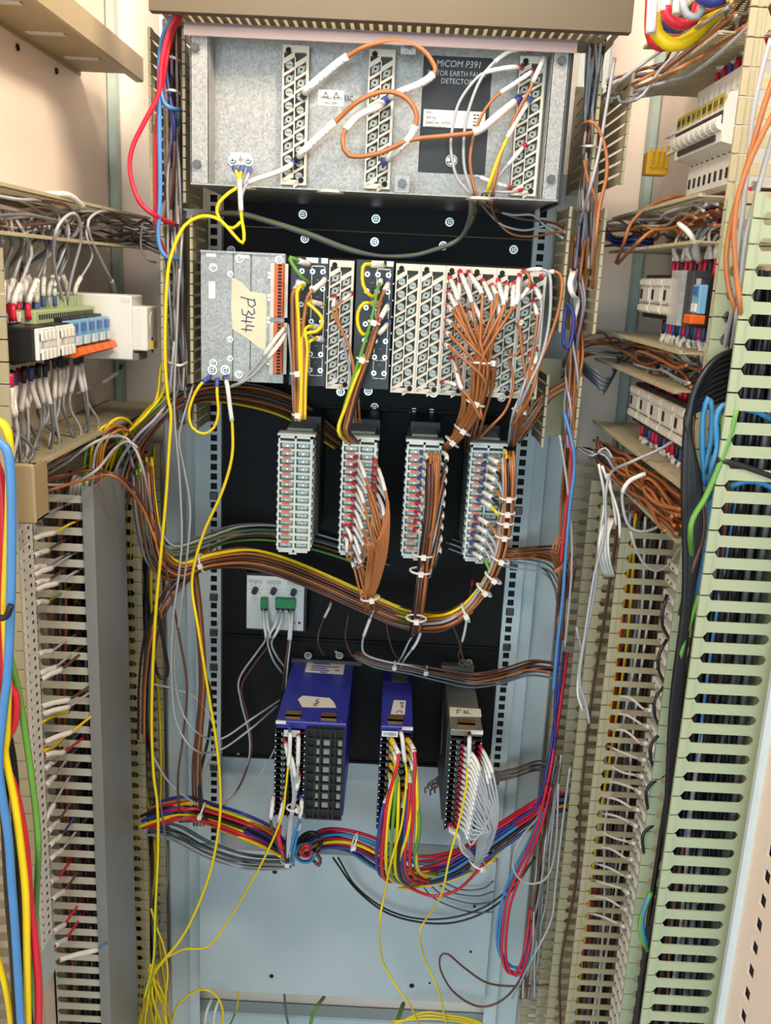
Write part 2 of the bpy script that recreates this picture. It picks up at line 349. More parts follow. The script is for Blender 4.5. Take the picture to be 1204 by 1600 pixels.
# ---- slotted cable duct
def finger_poly(p, depth, slot, db, head):
    s = slot/2; g = .0006
    if head:
        dn = depth - head; 
        return [(0, 0), (db, 0), (db, .0008), (db, p*.02), (db+.0015, s*.7), (db+.004, s), (dn-.004, s), (dn-.0010, g), (dn, g), (depth, g), (depth, p-g), (dn, p-g), (dn-.0010, p-g), (dn-.004, p-s), (db+.004, p-s), (db+.0015, p-s*.7), (db, p-p*.02), (db, p), (0, p)]
    return [(0, 0), (db, 0), (db+.001, s), (depth, s), (depth, p-s), (db+.001, p-s), (db, p), (0, p)]
def duct(label, O, D, L, N, depth, width, length, pitch, m='duct', near=True, far=True, sep=True, cover=None, slot=.5, head=.014, db=None, name='cable_duct', base=True, gaps=(), cat='cable duct'):
    O, D, L, N = [np.array(q, float) for q in (O, D, L, N)]; t = .0018; db = depth*.14 if db is None else db
    root = thing(name, label, cat, O)
    def slab(d0, d1, l0, l1, n0, n1):
        vs = [O + D*d + L*l + N*n_ for d in (d0, d1) for l in (l0, l1) for n_ in (n0, n1)]
        return MB().add(vs, [(0, 1, 3, 2), (4, 6, 7, 5), (0, 4, 5, 1), (2, 3, 7, 6), (0, 2, 6, 4), (1, 5, 7, 3)])
    if base: slab(0, .002, 0, length, 0, width).build('duct_base', m, root)
    poly = finger_poly(pitch, depth, pitch*slot, db, head)
    for k, on in ((0, near), (1, far)):
        if not on: continue
        mb = MB(); sgn = 1 if k == 0 else -1; o0 = O if sep else np.zeros(3)
        mb.prism([D*d + L*l for d, l in poly], N*t*sgn)
        if head:
            mb.prism([D*d + L*l for d, l in [(depth-.006, .0008), (depth, .0008), (depth, pitch-.0008), (depth-.006, pitch-.0008)]], N*(-.0016*sgn))
            mb.prism([D*d + L*l for d, l in [(depth-head, .0008), (depth-head+.0025, .0008), (depth-head+.0025, pitch-.0008), (depth-head, pitch-.0008)]], N*(-.0010*sgn))
        cnt = int(length/pitch)
        if sep:
            me = mb.mesh('duct_finger', m)
            for i in range(cnt):
                if (k, i) in gaps: continue
                inst('finger', me, root, O + L*i*pitch + N*(k*width))
        else:
            big = MB()
            for i in range(cnt):
                e = L*i*pitch + N*(k*width) + O
                big.add([np.array(v) + e for v in mb.v], mb.f)
            big.build('finger_row', m, root)['kind'] = 'stuff'
    if cover:
        c = slab(depth, depth+.002, -.004, length+.004, -.004, width+.004); 
        e = .012
        for n0, n1 in ((-.004, -.002), (width+.002, width+.004)):
            vs = [O + D*d + L*l + N*n_ for d in (depth-e, depth) for l in (-.004, length+.004) for n_ in (n0, n1)]
            c.add(vs, [(0, 1, 3, 2), (4, 6, 7, 5), (0, 4, 5, 1), (2, 3, 7, 6), (0, 2, 6, 4), (1, 5, 7, 3)])
        c.build('duct_cover', cover, root)
    return root
EX, EY, EZ = np.eye(3)
XL, XR, YB = -0.44, 0.36, 1.45

# ================================================================== THE CABINET SHELL
struct(MB().box(XL-.004, XL, .25, YB, .05, 2.15).build('wall_left', 'wall'))
struct(MB().box(XR, XR+.004, .25, YB, .05, 2.15).build('wall_right', 'wall'))
struct(MB().box(XL-.004, XR+.004, YB, YB+.004, .05, 2.15).build('wall_back', 'wall'))
struct(MB().box(XL-.2, XR+.2, -.4, YB, .03, .05).build('floor', 'plate_grey'))
for i, x in enumerate((XL, XR)):
    s = 1 if i == 0 else -1
    t_ = MB().box(x+.001*s, x+.014*s, YB-.022, YB-.001, .05, 2.15, c=.002)
    struct(t_.build('trim_%d' % (i+1), 'teal_edge'))
# small dark holes punched in the side wall
for k, (px, py) in enumerate(((27, 74), (88, 111))):
    c = PX(px, py, XL+.0005); MB().cyl(c, (1, 0, 0), .004, .0015, 8).build('punched_hole', 'hole', bpy.data.objects['wall_left'])
# upright struts beside the rack
for i, (x0, x1, y0) in enumerate(((-.356, -.315, 1.395), (.232, .275, 1.395))):
    struct(MB().box(x0, x1, y0, YB, .05, 2.1, c=.003).build('trim_%d' % (i+3), 'frame_grey'))
# rack rails with square holes
def rail(label, xc, x0, x1, flange):
    z0, z1, p, h = P(334, 1318, 1.356)[2], 1.75, .01482, .0098
    root = thing('rack_rail', label, 'rack rail', (xc, 1.356, z0))
    mb = MB(); mb.box(x0, xc-h/2, 1.356, 1.358, z0, z1); mb.box(xc+h/2, x1, 1.356, 1.358, z0, z1); n = int((z1-z0)/p)
    for i in range(n+1):
        mb.box(xc-h/2, xc+h/2, 1.356, 1.358, z0+i*p, min(z0+i*p+(p-h), z1))
    mb.box(*flange, 1.356, 1.44, z0, z1)
    mb.build('rail_strip', 'frame_grey', root)
    bk = MB().box(xc-h/2-.001, xc+h/2+.001, 1.361, 1.362, z0, z1); bk.build('hole_backing', 'hole', root)
    for i in (4, 9, 21, 25, 29, 34, 40):
        m_ = MB(); zc = z0 + i*p + (p-h) + h/2
        m_.box(xc-.0062, xc+.0062, 1.3535, 1.3605, zc-.0062, zc+.0062, c=.001); m_.cyl((xc, 1.3535, zc), (0, -1, 0), .003, .001, 8)
        m_.build('cage_nut', 'dark_steel', root)
    return root
rail('pale steel rack rail with square holes, beside the small knob panel', -.2696, -.296, -.2585, (-.298, -.296))
rail('pale steel rack rail with square holes, beside the grey relay', .1936, .1825, .208, (.208, .210))
struct(MB().box(-.315, -.298, 1.372, 1.374, .05, 1.75).build('trim_5', 'frame_grey'))
struct(MB().box(.210, .232, 1.372, 1.374, .05, 1.75).build('trim_6', 'frame_grey'))
# black rack panels, one above the other
zz = [1.86] + [P(560, y, 1.366)[2] for y in (362, 640, 1004, 1192)]
bl_labels = ['black steel rack panel with screws above the row of cream terminal strips', 'black steel rack panel behind the row of cream terminal strips',
             'black steel rack panel behind the four pale test blocks', 'black steel rack panel behind the two blue relays']
panels = []
for i in range(4):
    m_ = MB().box(-.2575, .1815, 1.366, 1.370, zz[i+1]+.001, zz[i]-.001, c=.0008); m_.box(-.2575, .1815, 1.362, 1.366, zz[i+1]+.001, zz[i+1]+.005)
    panels.append(tag(m_.build('blanking_plate', 'black_steel'), bl_labels[i], 'plate'))
for px, py in ((473, 335), (329, 360), (319, 329), (587, 342), (702, 347)): screw(panels[0], P(px, py, 1.365), 'pan')
for px, py in ((476, 373), (585, 378), (692, 384), (802, 390), (842, 387), (361, 391)): screw(panels[1], P(px, py, 1.365), 'pan')
for px, py in ((646, 644), (674, 645), (585, 636), (500, 640), (548, 638)): screw(panels[2], P(px, py, 1.365), 'pan')
for px, py in ((525, 1018), (372, 1178), (795, 1015)): screw(panels[3], P(px, py, 1.365), 'small')
# grey plates in the lower part
m_ = MB().box(-.30, .232, 1.392, 1.395, P(500, 1345, 1.392)[2], P(500, 1190, 1.392)[2]+.03)
up_plate = tag(m_.build('backing_plate', 'plate_grey'), 'pale grey plate behind the lower wire bundles, under the black panel', 'plate')
c0, c1, c2 = P(312, 1545, 1.35), P(756, 1571, 1.35), P(312, 1324, 1.35)
m_ = MB().box(c0[0], c1[0], 1.348, 1.351, c0[2], c2[2], c=.0008); m_.box(c0[0], c1[0], 1.351, 1.39, c2[2]-.003, c2[2]); m_.box(c0[0], c1[0], 1.351, 1.39, c0[2], c0[2]+.003)
low_plate = tag(m_.build('cover_plate', 'plate_grey'), 'large plain blue-grey cover plate with small holes at the bottom', 'plate')
for px, py, r in ((429, 1362, .0042), (424, 1525, .004), (643, 1540, .0045), (671, 1536, .002), (741, 1416, .0025), (735, 1487, .0025)):
    MB().cyl(P(px, py, 1.3478), (0, -1, 0), r, .0006, 10).build('punched_hole', 'hole', low_plate)
# cross rail at the very bottom behind the plate
zc = P(560, 1588, 1.43)[2]
struct(MB().box(-.315, .232, 1.415, 1.448, zc-.02, zc+.006, c=.003).build('trim_7', 'frame_grey'))
# front corner post on the near edge of the wall, with square holes
x0 = .3555; root = thing('corner_post', 'pale steel cabinet corner post with square holes at the lower edge', 'post', (x0, .70, .1))
ya, yb = .50, .772; zr = (.1, 1.62); hy, hs, p = .725, .013, .025
MB().box(x0-.008, x0, yb-.010, yb, *zr, c=.002).build('bright_edge', 'frame_grey', root)
mb = MB(); mb.box(x0-.002, x0, hy+hs/2, yb, *zr); mb.box(x0-.002, x0, ya, hy-hs/2, *zr)
for i in range(int(1.5/p)): mb.box(x0-.002, x0, hy-hs/2, hy+hs/2, .1+i*p, .1+i*p+p-hs)
mb.build('post_profile', 'wall', root)
MB().box(x0+.001, x0+.0022, hy-hs/2-.002, hy+hs/2+.002, *zr).build('hole_backing', 'hole', root)

# ================================================================== STEEL CHANNEL ON THE LEFT WALL, TOP DUCT
e0 = PX(135, 123, XL); zs = e0[2]; xo = P(225, 136, e0[1])[0]
root = thing('steel_channel', 'beige steel channel with slots along the top of the plain wall', 'channel', (XL, .5, zs))
mb = MB(); y0, y1 = .35, e0[1]
mb.box(xo-.012, xo, y0, y1, zs-.002, zs+.030, c=.002); mb.box(XL, xo-.012, y0, y1-.035, zs+.002, zs+.004); mb.box(XL, XL+.003, y0, y1-.03, zs-.002, zs+.02)
mb.build('channel_body', 'beige_steel', root)
for yy in (.62, .74, .86, .98, 1.1, 1.22):
    MB().box(XL+.014, xo-.022, yy, yy+.010, zs+.0005, zs+.0025).build('slot_light_streak', 'cream', root)  # cream bars paint the light coming through the slots

a, b_ = P(228, 12, 1.07), P(990, 49, 1.07); zb = (a[2]+b_[2])/2
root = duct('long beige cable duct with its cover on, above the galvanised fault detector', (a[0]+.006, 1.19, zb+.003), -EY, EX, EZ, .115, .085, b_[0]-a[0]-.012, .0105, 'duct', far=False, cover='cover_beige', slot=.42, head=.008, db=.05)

# ================================================================== VERTICAL DUCTS BESIDE THE RACK
def vduct(label, xl, xr, yf, yb_, ztop, zbot, pitch, **k):
    return duct(label, (xl, yb_, zbot), -EY, EZ, EX, yb_-yf, xr-xl, ztop-zbot, pitch, slot=.30, head=.012, **k)
zt = P(250, 36, 1.13)[2]; zb1 = P(300, 298, 1.13)[2]
vduct('beige slotted duct full of grey and red wires, beside the galvanised fault detector', -.298, -.259, 1.13, 1.232, 1.86, P(300, 318, 1.13)[2], .0125)
vduct('beige slotted duct full of grey wires, beside the taped galvanised panel', -.292, -.256, 1.15, 1.25, P(300, 335, 1.15)[2], P(300, 600, 1.15)[2], .0135)
vduct('short beige duct end above the pale rail, by the hanging earth loop', -.2905, -.263, 1.20, 1.30, P(300, 618, 1.2)[2], P(300, 675, 1.2)[2], .0128)
vduct('beige slotted duct of pinkish wires, beside the bolted flange of the fault detector', .213, .249, 1.13, 1.30, 1.85, P(900, 285, 1.13)[2], .0135)
vduct('beige slotted duct of brown wires beside the last cream terminal strips', .196, .238, 1.15, 1.25, P(905, 318, 1.15)[2], P(870, 520, 1.15)[2], .0135)
vduct('short beige duct of wires below the cream strips, next to the pale rail', .192, .234, 1.18, 1.28, P(860, 570, 1.18)[2], P(850, 700, 1.18)[2], .0135)

# ================================================================== DUCTS ON THE LEFT WALL
def wall_h(label, side, y0, y1, z0, z1, xf, pitch=.0075, **k):       # horizontal duct on a side wall, open toward the aisle
    D = EX if side < 0 else -EX; x = XL+.001 if side < 0 else XR-.001
    return duct(label, (x, y0, z0), D, EY, EZ, abs(xf-x), z1-z0, y1-y0, pitch, sep=False, slot=.4, head=.007, **k)
wall_h('upper horizontal duct stuffed with grey wires above the blue relays', -1, .55, 1.36, 1.622, 1.664, -.36)
wall_h('lower horizontal duct under the blue relays, its slotted top showing', -1, .931, 1.40, 1.347, 1.397, -.36, near=False)
bx = MB().box(XL+.001, -.358, .893, .899, 1.340, 1.402, c=.002); bx.box(XL+.001, -.3585, .899, .93, 1.342, 1.344); bx.box(-.3605, -.3585, .899, .93, 1.342, 1.40)
tag(bx.build('duct_end_cap', 'beige_steel'), 'plain beige end cap on the lower horizontal duct', 'end cap')
def wall_v(label, side, y0, y1, z0, z1, xf, pitch, **k):              # vertical duct on a side wall
    D = EX if side < 0 else -EX; x = XL+.001 if side < 0 else XR-.001
    return duct(label, (x, y0, z0), D, EZ, EY, abs(xf-x), y1-y0, z1-z0, pitch, **k)
z_top = P(160, 765, 1.08)[2]
wall_v('tall grey slotted duct with a smooth closed cover, beside the terminal strip', -1, 1.08, 1.20, .28, z_top, -.362, .0206, m='duct_grey', cover='cover_grey', slot=.54, head=.006, db=.002)
wall_v('tall open beige duct behind the covered grey duct', -1, 1.285, 1.40, .30, P(215, 706, 1.285)[2], -.362, .0188, m='duct', slot=.5, head=.010, db=.004)
wall_v('foremost open duct at the picture edge behind the thick red and blue cables', -1, .74, .857, .25, 1.62, -.362, .0206, m='duct', slot=.5, head=.016)

# ================================================================== DUCTS ON THE RIGHT WALL
wall_h('top horizontal duct carrying grey and brown wires above the circuit breakers', 1, .935, 1.24, 1.832, 1.885, .28)
wall_h('second horizontal duct between the circuit breakers and the clear relay', 1, .935, 1.31, 1.646, 1.690, .28)
wall_h('third horizontal duct above the lowest row of contactors', 1, .935, 1.335, 1.500, 1.540, .28)
wall_h('lowest horizontal duct filled with orange wires under the contactors', 1, .868, 1.31, 1.362, 1.415, .28)
zt = P(1175, 262, .80)[2]
wall_v('wide greenish slotted duct nearest the camera', 1, .79, .855, .32, zt, .282, .0203, m='duct_green', slot=.50, head=.0075, db=.008)
wall_v('upper run of beige duct in front of the circuit breakers', 1, .868, .93, 1.46, 1.98, .284, .0235, m='duct', slot=.55, head=.014, db=.004, far=False)
zt = P(960, 812, 1.08)[2]
wall_v('open beige duct with long ribs beside the black cables', 1, 1.08, 1.195, .30, zt, .28, .0196, m='duct', slot=.62, head=.010, db=.003)
wall_v('narrow beige duct with dark slots beside the rack strut', 1, 1.27, 1.39, .30, P(930, 735, 1.27)[2], .28, .0185, m='duct', slot=.46, head=.011)

# ================================================================== TERMINAL BLOCK (cream, two rows of slanting wells)
BW, BH, BD = .0296, .148, .014
def build_block_meshes():
    mb = MB(); n = 9; top, bot = .012, .008; ph = (BH-top-bot)/n
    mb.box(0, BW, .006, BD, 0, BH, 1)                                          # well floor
    mb.box(0, .0016, 0, .006, 0, BH); mb.box(BW-.0030, BW, 0, .006, 0, BH); mb.box(BW*.47-.0004, BW*.47+.0008, .0004, .006, bot, BH-top)
    mb.box(.0016, BW-.003, 0, .006, 0, bot*.7); mb.box(.0016, BW-.003, 0, .006, BH-top*.62, BH)
    pos = []
    for c in (0, 1):
        x0, x1 = ((.0016, BW*.47-.0004) if c == 0 else (BW*.47+.0008, BW-.003)); dz = -.004*c; rise = (x1-x0)*.62
        for i in range(n+1):
            z = bot + i*ph + dz - .001; th = .0031 if 0 < i < n else .0056
            mb.prism([(x0, 0, z-th/2-rise/2), (x1, 0, z-th/2+rise/2), (x1, 0, z+th/2+rise/2), (x0, 0, z+th/2-rise/2)], (0, .006, 0))
        for i in range(n): pos.append(((x0+x1)/2, .006, bot + (i+.5)*ph + dz - .001))
    body = mb.mesh('terminal_block_body', ['cream', 'well'])
    s = MB(); s.cyl((0, 0, 0), (0, -1, 0), .0040, .0030, 8); s.cyl((0, -.003, 0), (0, -1, 0), .0014, .0003, 6, mi=1)
    s.prism([(-.0046, 0, -.0052), (.0046, 0, -.0005), (.0046, 0, .0052), (-.0046, 0, .0005)], (0, -.0008, 0), 0)
    sm = s.mesh('terminal_screw', ['tin', 'hole'])
    s2 = MB(); s2.cyl((0, 0, 0), (0, -1, 0), .0044, .0038, 10); s2.box(-.0034, .0034, -.0041, -.0037, -.0005, .0005, 1)
    sl = s2.mesh('terminal_screw_slotted', ['tin', 'dark_steel'])
    return body, sm, sl, pos
BLK = build_block_meshes()
def block(parent, x, y, z, slotted=0.0, hs=1.0):
    o = inst('terminal_block', BLK[0], parent, (x, y, z)); o.scale = (1, 1, hs)
    for p in BLK[3]:
        q = inst('terminal_screw', BLK[2] if random.random() < slotted else BLK[1], None, (0, 0, 0)); q.parent = o; q.location = (p[0], p[1], p[2])
    c = MB().cyl((0, 0, 0), (0, -1, 0), .0032, .0006, 10).mesh('corner_hole', 'hole') if 'ch' not in SCREW else SCREW['ch']; SCREW['ch'] = c
    for p in ((.0065, -.0002, BH-.0055), (BW-.006, -.0002, .0055)):
        q = inst('corner_hole', c, None, (0, 0, 0)); q.parent = o; q.location = p
    return o

# ================================================================== FAULT DETECTOR (top unit)
YF, YP = 1.10, 1.135
xl, xr = P(297, 150, YF)[0], P(889, 150, YF)[0]; zb, zt = 1.6925, 1.853
fd = thing('fault_detector', 'galvanised rotor earth fault detector with a black lettered plate', 'relay', ((xl+xr)/2, 1.36, zb))
MB().box(xl+.004, xr-.004, YP, 1.36, zb, zt).build('case', 'galv', fd)
MB().box(xl+.03, P(722, 60, YP)[0]-.08, YP-.0012, YP, zb+.002, zt-.012).build('rear_sheet', 'galv', fd)
m_ = MB().box(xl, xl+.021, YF, YF+.0015, zb, zt-.006, c=.0005); m_.box(xl+.0195, xl+.021, YF, YP, zb, zt-.006); m_.box(xl+.021, xl+.033, YP-.0015, YP, zb, zt-.006); m_.box(xl, xl+.0015, YF, YP, zb, zt-.006); m_.build('side_flange', 'galv', fd)
m_ = MB().box(xr-.022, xr-.003, YF, YF+.0015, zb, zt-.006, c=.0005); m_.box(xr-.022, xr-.0205, YF, YP, zb, zt-.006); m_.box(xr-.034, xr-.022, YP-.0015, YP, zb, zt-.006); m_.box(xr-.0045, xr-.003, YF, YP, zb, zt-.006); m_.build('side_flange', 'galv', fd)
MB().box(xr-.003, xr+.001, YF-.002, YP+.1, zb-.004, zt).build('edge_profile', 'black_plastic', fd)
m_ = MB().box(xl+.0, xr, YF, YP, zb-.0015, zb); m_.build('bottom_lip', 'galv', fd)
m_ = MB().box(xl-.004, xr+.002, YF-.012, YP+.05, zt, zt+.003); m_.box(xl-.004, xr+.002, YF-.012, YF-.009, zt-.010, zt+.003); m_.build('clear_lid', 'acrylic', fd)
for px, py in ((305, 75), (308, 257), (877, 95), (860, 280)): screw(fd, P(px, py, YF), 'hex', 'bolt')
for px, py in ((638, 70), (628, 287)):
    c = P(px, py, YF); MB().box(c[0]-.0085, c[0]+.0085, YF-.001, YF+.001, c[2]-.010, c[2]+.009, c=.0004).build('bracket_tab', 'galv', fd); screw(fd, c-np.array([0, .001, 0]), 'hex', 'bolt')
for px, py in ((333, 95), (335, 250), (835, 277), (700, 250)): screw(fd, P(px, py, YP-.002), 'small')
for px in (440, 573, 806):
    o = block(fd, P(px+ (0 if px < 800 else 0), 175, YP-.012)[0], YP-.012, zb+.005, .5 if px == 440 else (.15 if px == 806 else 0), 1.0)
# black plate with lettering
pl0, pl1 = P(662, 268, YP-.001), P(760, 90, YP-.001); xm = (pl0[0]+pl1[0])/2; hw = .0388
pz0, pz1 = P(705, 271, YP)[2], P(716, 89, YP)[2]
m_ = MB().box(xm-hw, xm+hw, YP-.0012, YP, pz0, pz1, c=.0004); np_ = m_.build('name_plate', 'black_plastic', fd)
text('MiCOM P391', .0100, (xm+.001, YP-.0014, P(715, 101, YP)[2]), np_, 'ink_pale', shear=.12, sx=.92)
text('ROTOR EARTH FAULT', .0078, (xm, YP-.0014, P(713, 116, YP)[2]), np_, 'ink_pale', sx=.86)
text('DETECTOR', .0078, (xm, YP-.0014, P(713, 128, YP)[2]), np_, 'ink_pale', sx=.92)
s0, s1 = P(664, 196, YP), P(752, 176, YP); zl0, zl1 = P(705, 200, YP)[2], P(705, 173, YP)[2]
rt_ = MB().box(xm-hw+.003, xm+hw-.004, YP-.0016, YP-.0011, zl0, zl1).build('rating_label', 'white', fd)
def print_lines(parent, x0, x1, y, z0, z1, rows, m='ink', seed=1, fill=.55):
    """rows of print too small to read, as short dashes"""
    r_ = random.Random(seed); mb = MB(); h = (z1-z0)/rows
    for i in range(rows):
        x = x0; xe = x0 + (x1-x0)*r_.uniform(.6, 1)
        while x < xe:
            w = r_.uniform(.0012, .004); mb.box(x, min(x+w, xe), y-.0002, y, z0+h*(i+.5-fill/2), z0+h*(i+.5+fill/2)); x += w + .0009
    return mb.build('print', m, parent)
for i, (tx, sz) in enumerate((('P391', .0042), ('SER No.', .0042), ('DIAG No. 10 P391', .0042), ('ROTOR FIELD', .0042))):
    text(tx, sz, (xm-hw+.006, YP-.0018, zl1-.0035-i*.0052), rt_, 'ink', align='LEFT', sx=.9)
print_lines(rt_, xm+hw*.55, xm+hw-.007, YP-.0016, zl0+.002, zl1-.002, 4, seed=3, fill=.4)
# round emblem
ec = P(705, 251, YP-.0015); m_ = MB().cyl(ec, (0, -1, 0), .0068, .0006, 24); em = m_.build('emblem', 'white', fd)
th = np.linspace(0, 2*math.pi, 25)
strokes('emblem_lines', [[(.0055*math.cos(t), .0055*math.sin(t)) for t in th], [(-.0006, .002), (-.002, .0026), (-.0032, .001), (-.0028, -.0018), (-.0014, -.0024), (-.0006, -.0008), (-.002, -.0004)], [(.0026, .002), (.0012, .0026), (.0006, .001), (.0016, .0002), (.0006, -.001), (.0012, -.0024), (.003, -.0018)]], ec-np.array([0, .0007, 0]), EX, EZ, .00045, 'ink', em)
# warning label and certification mark
wx0, wx1 = P(497, 150, YP)[0], P(537, 150, YP)[0]; wz0, wz1 = P(517, 166, YP)[2], P(517, 141, YP)[2]
wl = MB().box(wx0, wx1, YP-.0017, YP-.0012, wz0, wz1).build('warning_label', 'white', fd)
wc = (wx0+wx1)/2
for dx in (-.006, .006):
    strokes('warning_triangle', [[(-.003, -.0025), (.003, -.0025), (0, .0028), (-.003, -.0025)], [(0, -.001), (0, .001)]], (wc+dx, YP-.0019, wz1-.005), EX, EZ, .0003, 'ink', wl)
text('TERMINAL BLOCK', .0040, (wc, YP-.0019, wz0+.008), wl, 'ink', sx=.78); text('MAX 250V', .0040, (wc, YP-.0019, wz0+.003), wl, 'ink', sx=.85)
text('EAC', .0085, (P(545, 155, YP)[0], YP-.0014, P(545, 155, YP)[2]), fd, 'ink', name='certification_mark', sx=.62)
# earth studs
sx_, sz_ = P(376, 249, YP)[0], P(376, 249, YP)[2]
e_ = MB().box(sx_-.012, sx_+.012, YP-.002, YP-.001, sz_-.006, sz_+.007).build('earth_label', 'white', fd)
strokes('earth_mark', [[(0, .004), (0, 0)], [(-.004, 0), (.004, 0)], [(-.0025, -.0015), (.0025, -.0015)], [(-.001, -.003), (.001, -.003)]], (sx_, YP-.0021, sz_), EX, EZ, .0003, 'ink', e_)
for px in (364, 388): screw(fd, P(px, 251, YP-.002), 'pan', 'earth_stud')
for px in (384, 516, 750):                                             # cream grommets in the bottom edge
    c = P(px, 296, YF+.01); MB().cyl((c[0], YF+.012, zb-.003), (0, 0, 1), .016 if px > 500 else .012, .003, 20).build('grommet', 'cream', fd)

# ================================================================== MULTI-SLOT PROTECTION RELAY (second unit)
Y3 = 1.14; xl, xr = P(313, 500, Y3)[0]+.0015, P(845, 500, Y3)[0]; zb, zt = 1.4655, 1.6185; W3 = .4136; xl = -.2425
U = lambda px: xl + (px-313)/539.0*W3
pr = thing('protection_relay', 'wide protection relay with taped galvanised panel and cream terminal strips', 'relay', (-.036, 1.36, zb))
MB().box(xl, xl+W3, Y3+.012, 1.36, zb+.001, zt).build('case', 'black_steel', pr)
m_ = MB()
for a, b_ in ((313, 364), (364.5, 392), (392.5, 446)): m_.box(U(a), U(b_), Y3-.001, Y3+.012, zb, zt+.001, c=.0006)
m_.box(U(313), U(446), Y3-.003, Y3, zt-.0005, zt+.002)
m_.build('galvanised_panel', 'galv', pr)
for px, py in ((333, 418), (333, 567), (374, 404), (374, 585), (436, 406)): screw(pr, (U(px), Y3-.001, P(px, py, Y3)[2]), 'pan', scale=.8)
for py in (428, 530, 560): screw(pr, (U(360), Y3-.001, P(360, py, Y3)[2]), 'pan', scale=.6)
for py in (430, 465, 500, 565):
    for d in (-3, 3): screw(pr, (U(421), Y3-.001, P(421, py+d, Y3)[2]), 'small', scale=.9)
for px, py, w, h in ((330, 398, .012, .005), (381, 401, .012, .004)):
    c = P(px, py, Y3); MB().box(U(px)-w/2, U(px)+w/2, Y3-.0016, Y3-.001, c[2]-h/2, c[2]+h/2).build('slot_label', 'white', pr)
c = P(331, 453, Y3); MB().box(U(331)-.004, U(331)+.004, Y3-.0016, Y3-.001, c[2]-.010, c[2]+.010).build('slot_label', 'white', pr)
# torn tape with handwriting
tp = [(362, 433), (378, 441), (390, 455), (416, 459), (417, 490), (415, 548), (404, 543), (385, 528), (363, 514), (361, 480)]
tpw = [P(a, b_, Y3-.0013) for a, b_ in tp]; o = MB().prism(tpw, (0, -.0003, 0)).build('tape_note', 'tape', pr); o['label'] = 'torn masking tape with the handwriting P344'
O_ = P(376, 460, Y3-.0017)
pp = [[tuple((P(a, b_, Y3-.0017)-O_)[[0, 2]]) for a, b_ in pl] for pl in
      [[(376, 464), (398, 470)], [(397, 467), (399, 476), (393, 480), (388, 476), (387, 467)], [(396, 482), (398, 489), (393, 492), (388, 486)], [(388, 486), (385, 493), (379, 491), (378, 483)],
       [(397, 497), (385, 495), (384, 505)], [(393, 503), (377, 501)], [(397, 510), (385, 508), (384, 518)], [(393, 516), (377, 514)]]]
strokes('handwriting', pp, O_, EX, EZ, .0006, 'ink_blue', pr)
# orange pluggable connectors
def orange(px0, px1, y0, y1, n):
    x0, x1 = U(px0), U(px1); z1, z0 = P(440, y0, Y3)[2], P(440, y1, Y3)[2]
    c = MB().box(x0, x1, Y3-.012, Y3, z0, z1, c=.0008).build('orange_connector', 'orange_conn', pr); h = (z1-z0)/n
    hb = MB()
    for i in range(n): hb.box(x0+.0045, x1-.002, Y3-.0135, Y3-.012, z0+h*(i+.25), z0+h*(i+.72))
    hb.build('wire_entry', 'hole', c); MB().box(x0-.0050, x0, Y3-.010, Y3, z0, z1).build('latch_strip', 'cream', c)
    MB().box(x1+.0005, x1+.0045, Y3-.004, Y3, z0, z1).build('number_strip', 'cream', c)
orange(431, 445, 412, 496, 16); orange(431, 445, 504, 584, 16)
# black ring-terminal modules with white outlines
def black_module(px0, px1, letter_px):
    x0, x1 = U(px0), U(px1); c = MB().box(x0, x1, Y3-.004, Y3+.01, zb-.001, zt, c=.0006).build('black_module', 'black_plastic', pr)
    w = x1-x0
    for i in range(7):
        for j in range(3):
            x = x0 + w*(.30+.28*j); z = zt - .017 - i*.0195
            screw(c, (x, Y3-.004, z), 'term', 'terminal_screw', .8)
            if i: MB().cyl((x+w*.14, Y3-.004, z+.0098), (0, -1, 0), .0011, .0006, 6).build('white_dot', 'white', c)
    fr = MB(); t = .0009; xa, xb = x0+w*.55, x1-.004
    for a, b_, z0, z1 in ((xa, xa+t, zb+.012, zt-.010), (xb-t, xb, zb+.012, zt-.010), (xa, xb, zt-.011, zt-.010), (xa, xb, zb+.012, zb+.013), (xa, xb, zb+.034, zb+.035)):
        fr.box(a, b_, Y3-.0044, Y3-.004, z0, z1)
    fr.build('white_outline', 'white', c)
    for a, b_ in ((x0+w*.40, x0+w*.72), (x1-.009, x1-.001)): MB().box(a, b_, Y3-.0046, Y3-.004, zt-.007, zt-.001).build('slot_label', 'white', c)
    for j in range(1, 3): MB().box(x0+w*(.16+.28*j)-.0004, x0+w*(.16+.28*j)+.0004, Y3-.0065, Y3-.004, zb+.01, zt-.012).build('barrier', 'black_plastic', c)
black_module(455, 514, 480); black_module(557, 616, 590)
block(pr, U(515.5), Y3-.010, zb-.002, 0, 1.03)
for i in range(6): block(pr, U(619) + i*.0299, Y3-.010, zb-.003, .55 if i < 2 else .25, 1.035)
for px in (332, 352): screw(pr, P(px, 578, Y3-.002), 'pan', 'earth_stud')
for px, py in ((532, 612), (575, 611), (677, 614), (783, 621)): screw(panels[1], P(px, py, 1.30), 'pan')

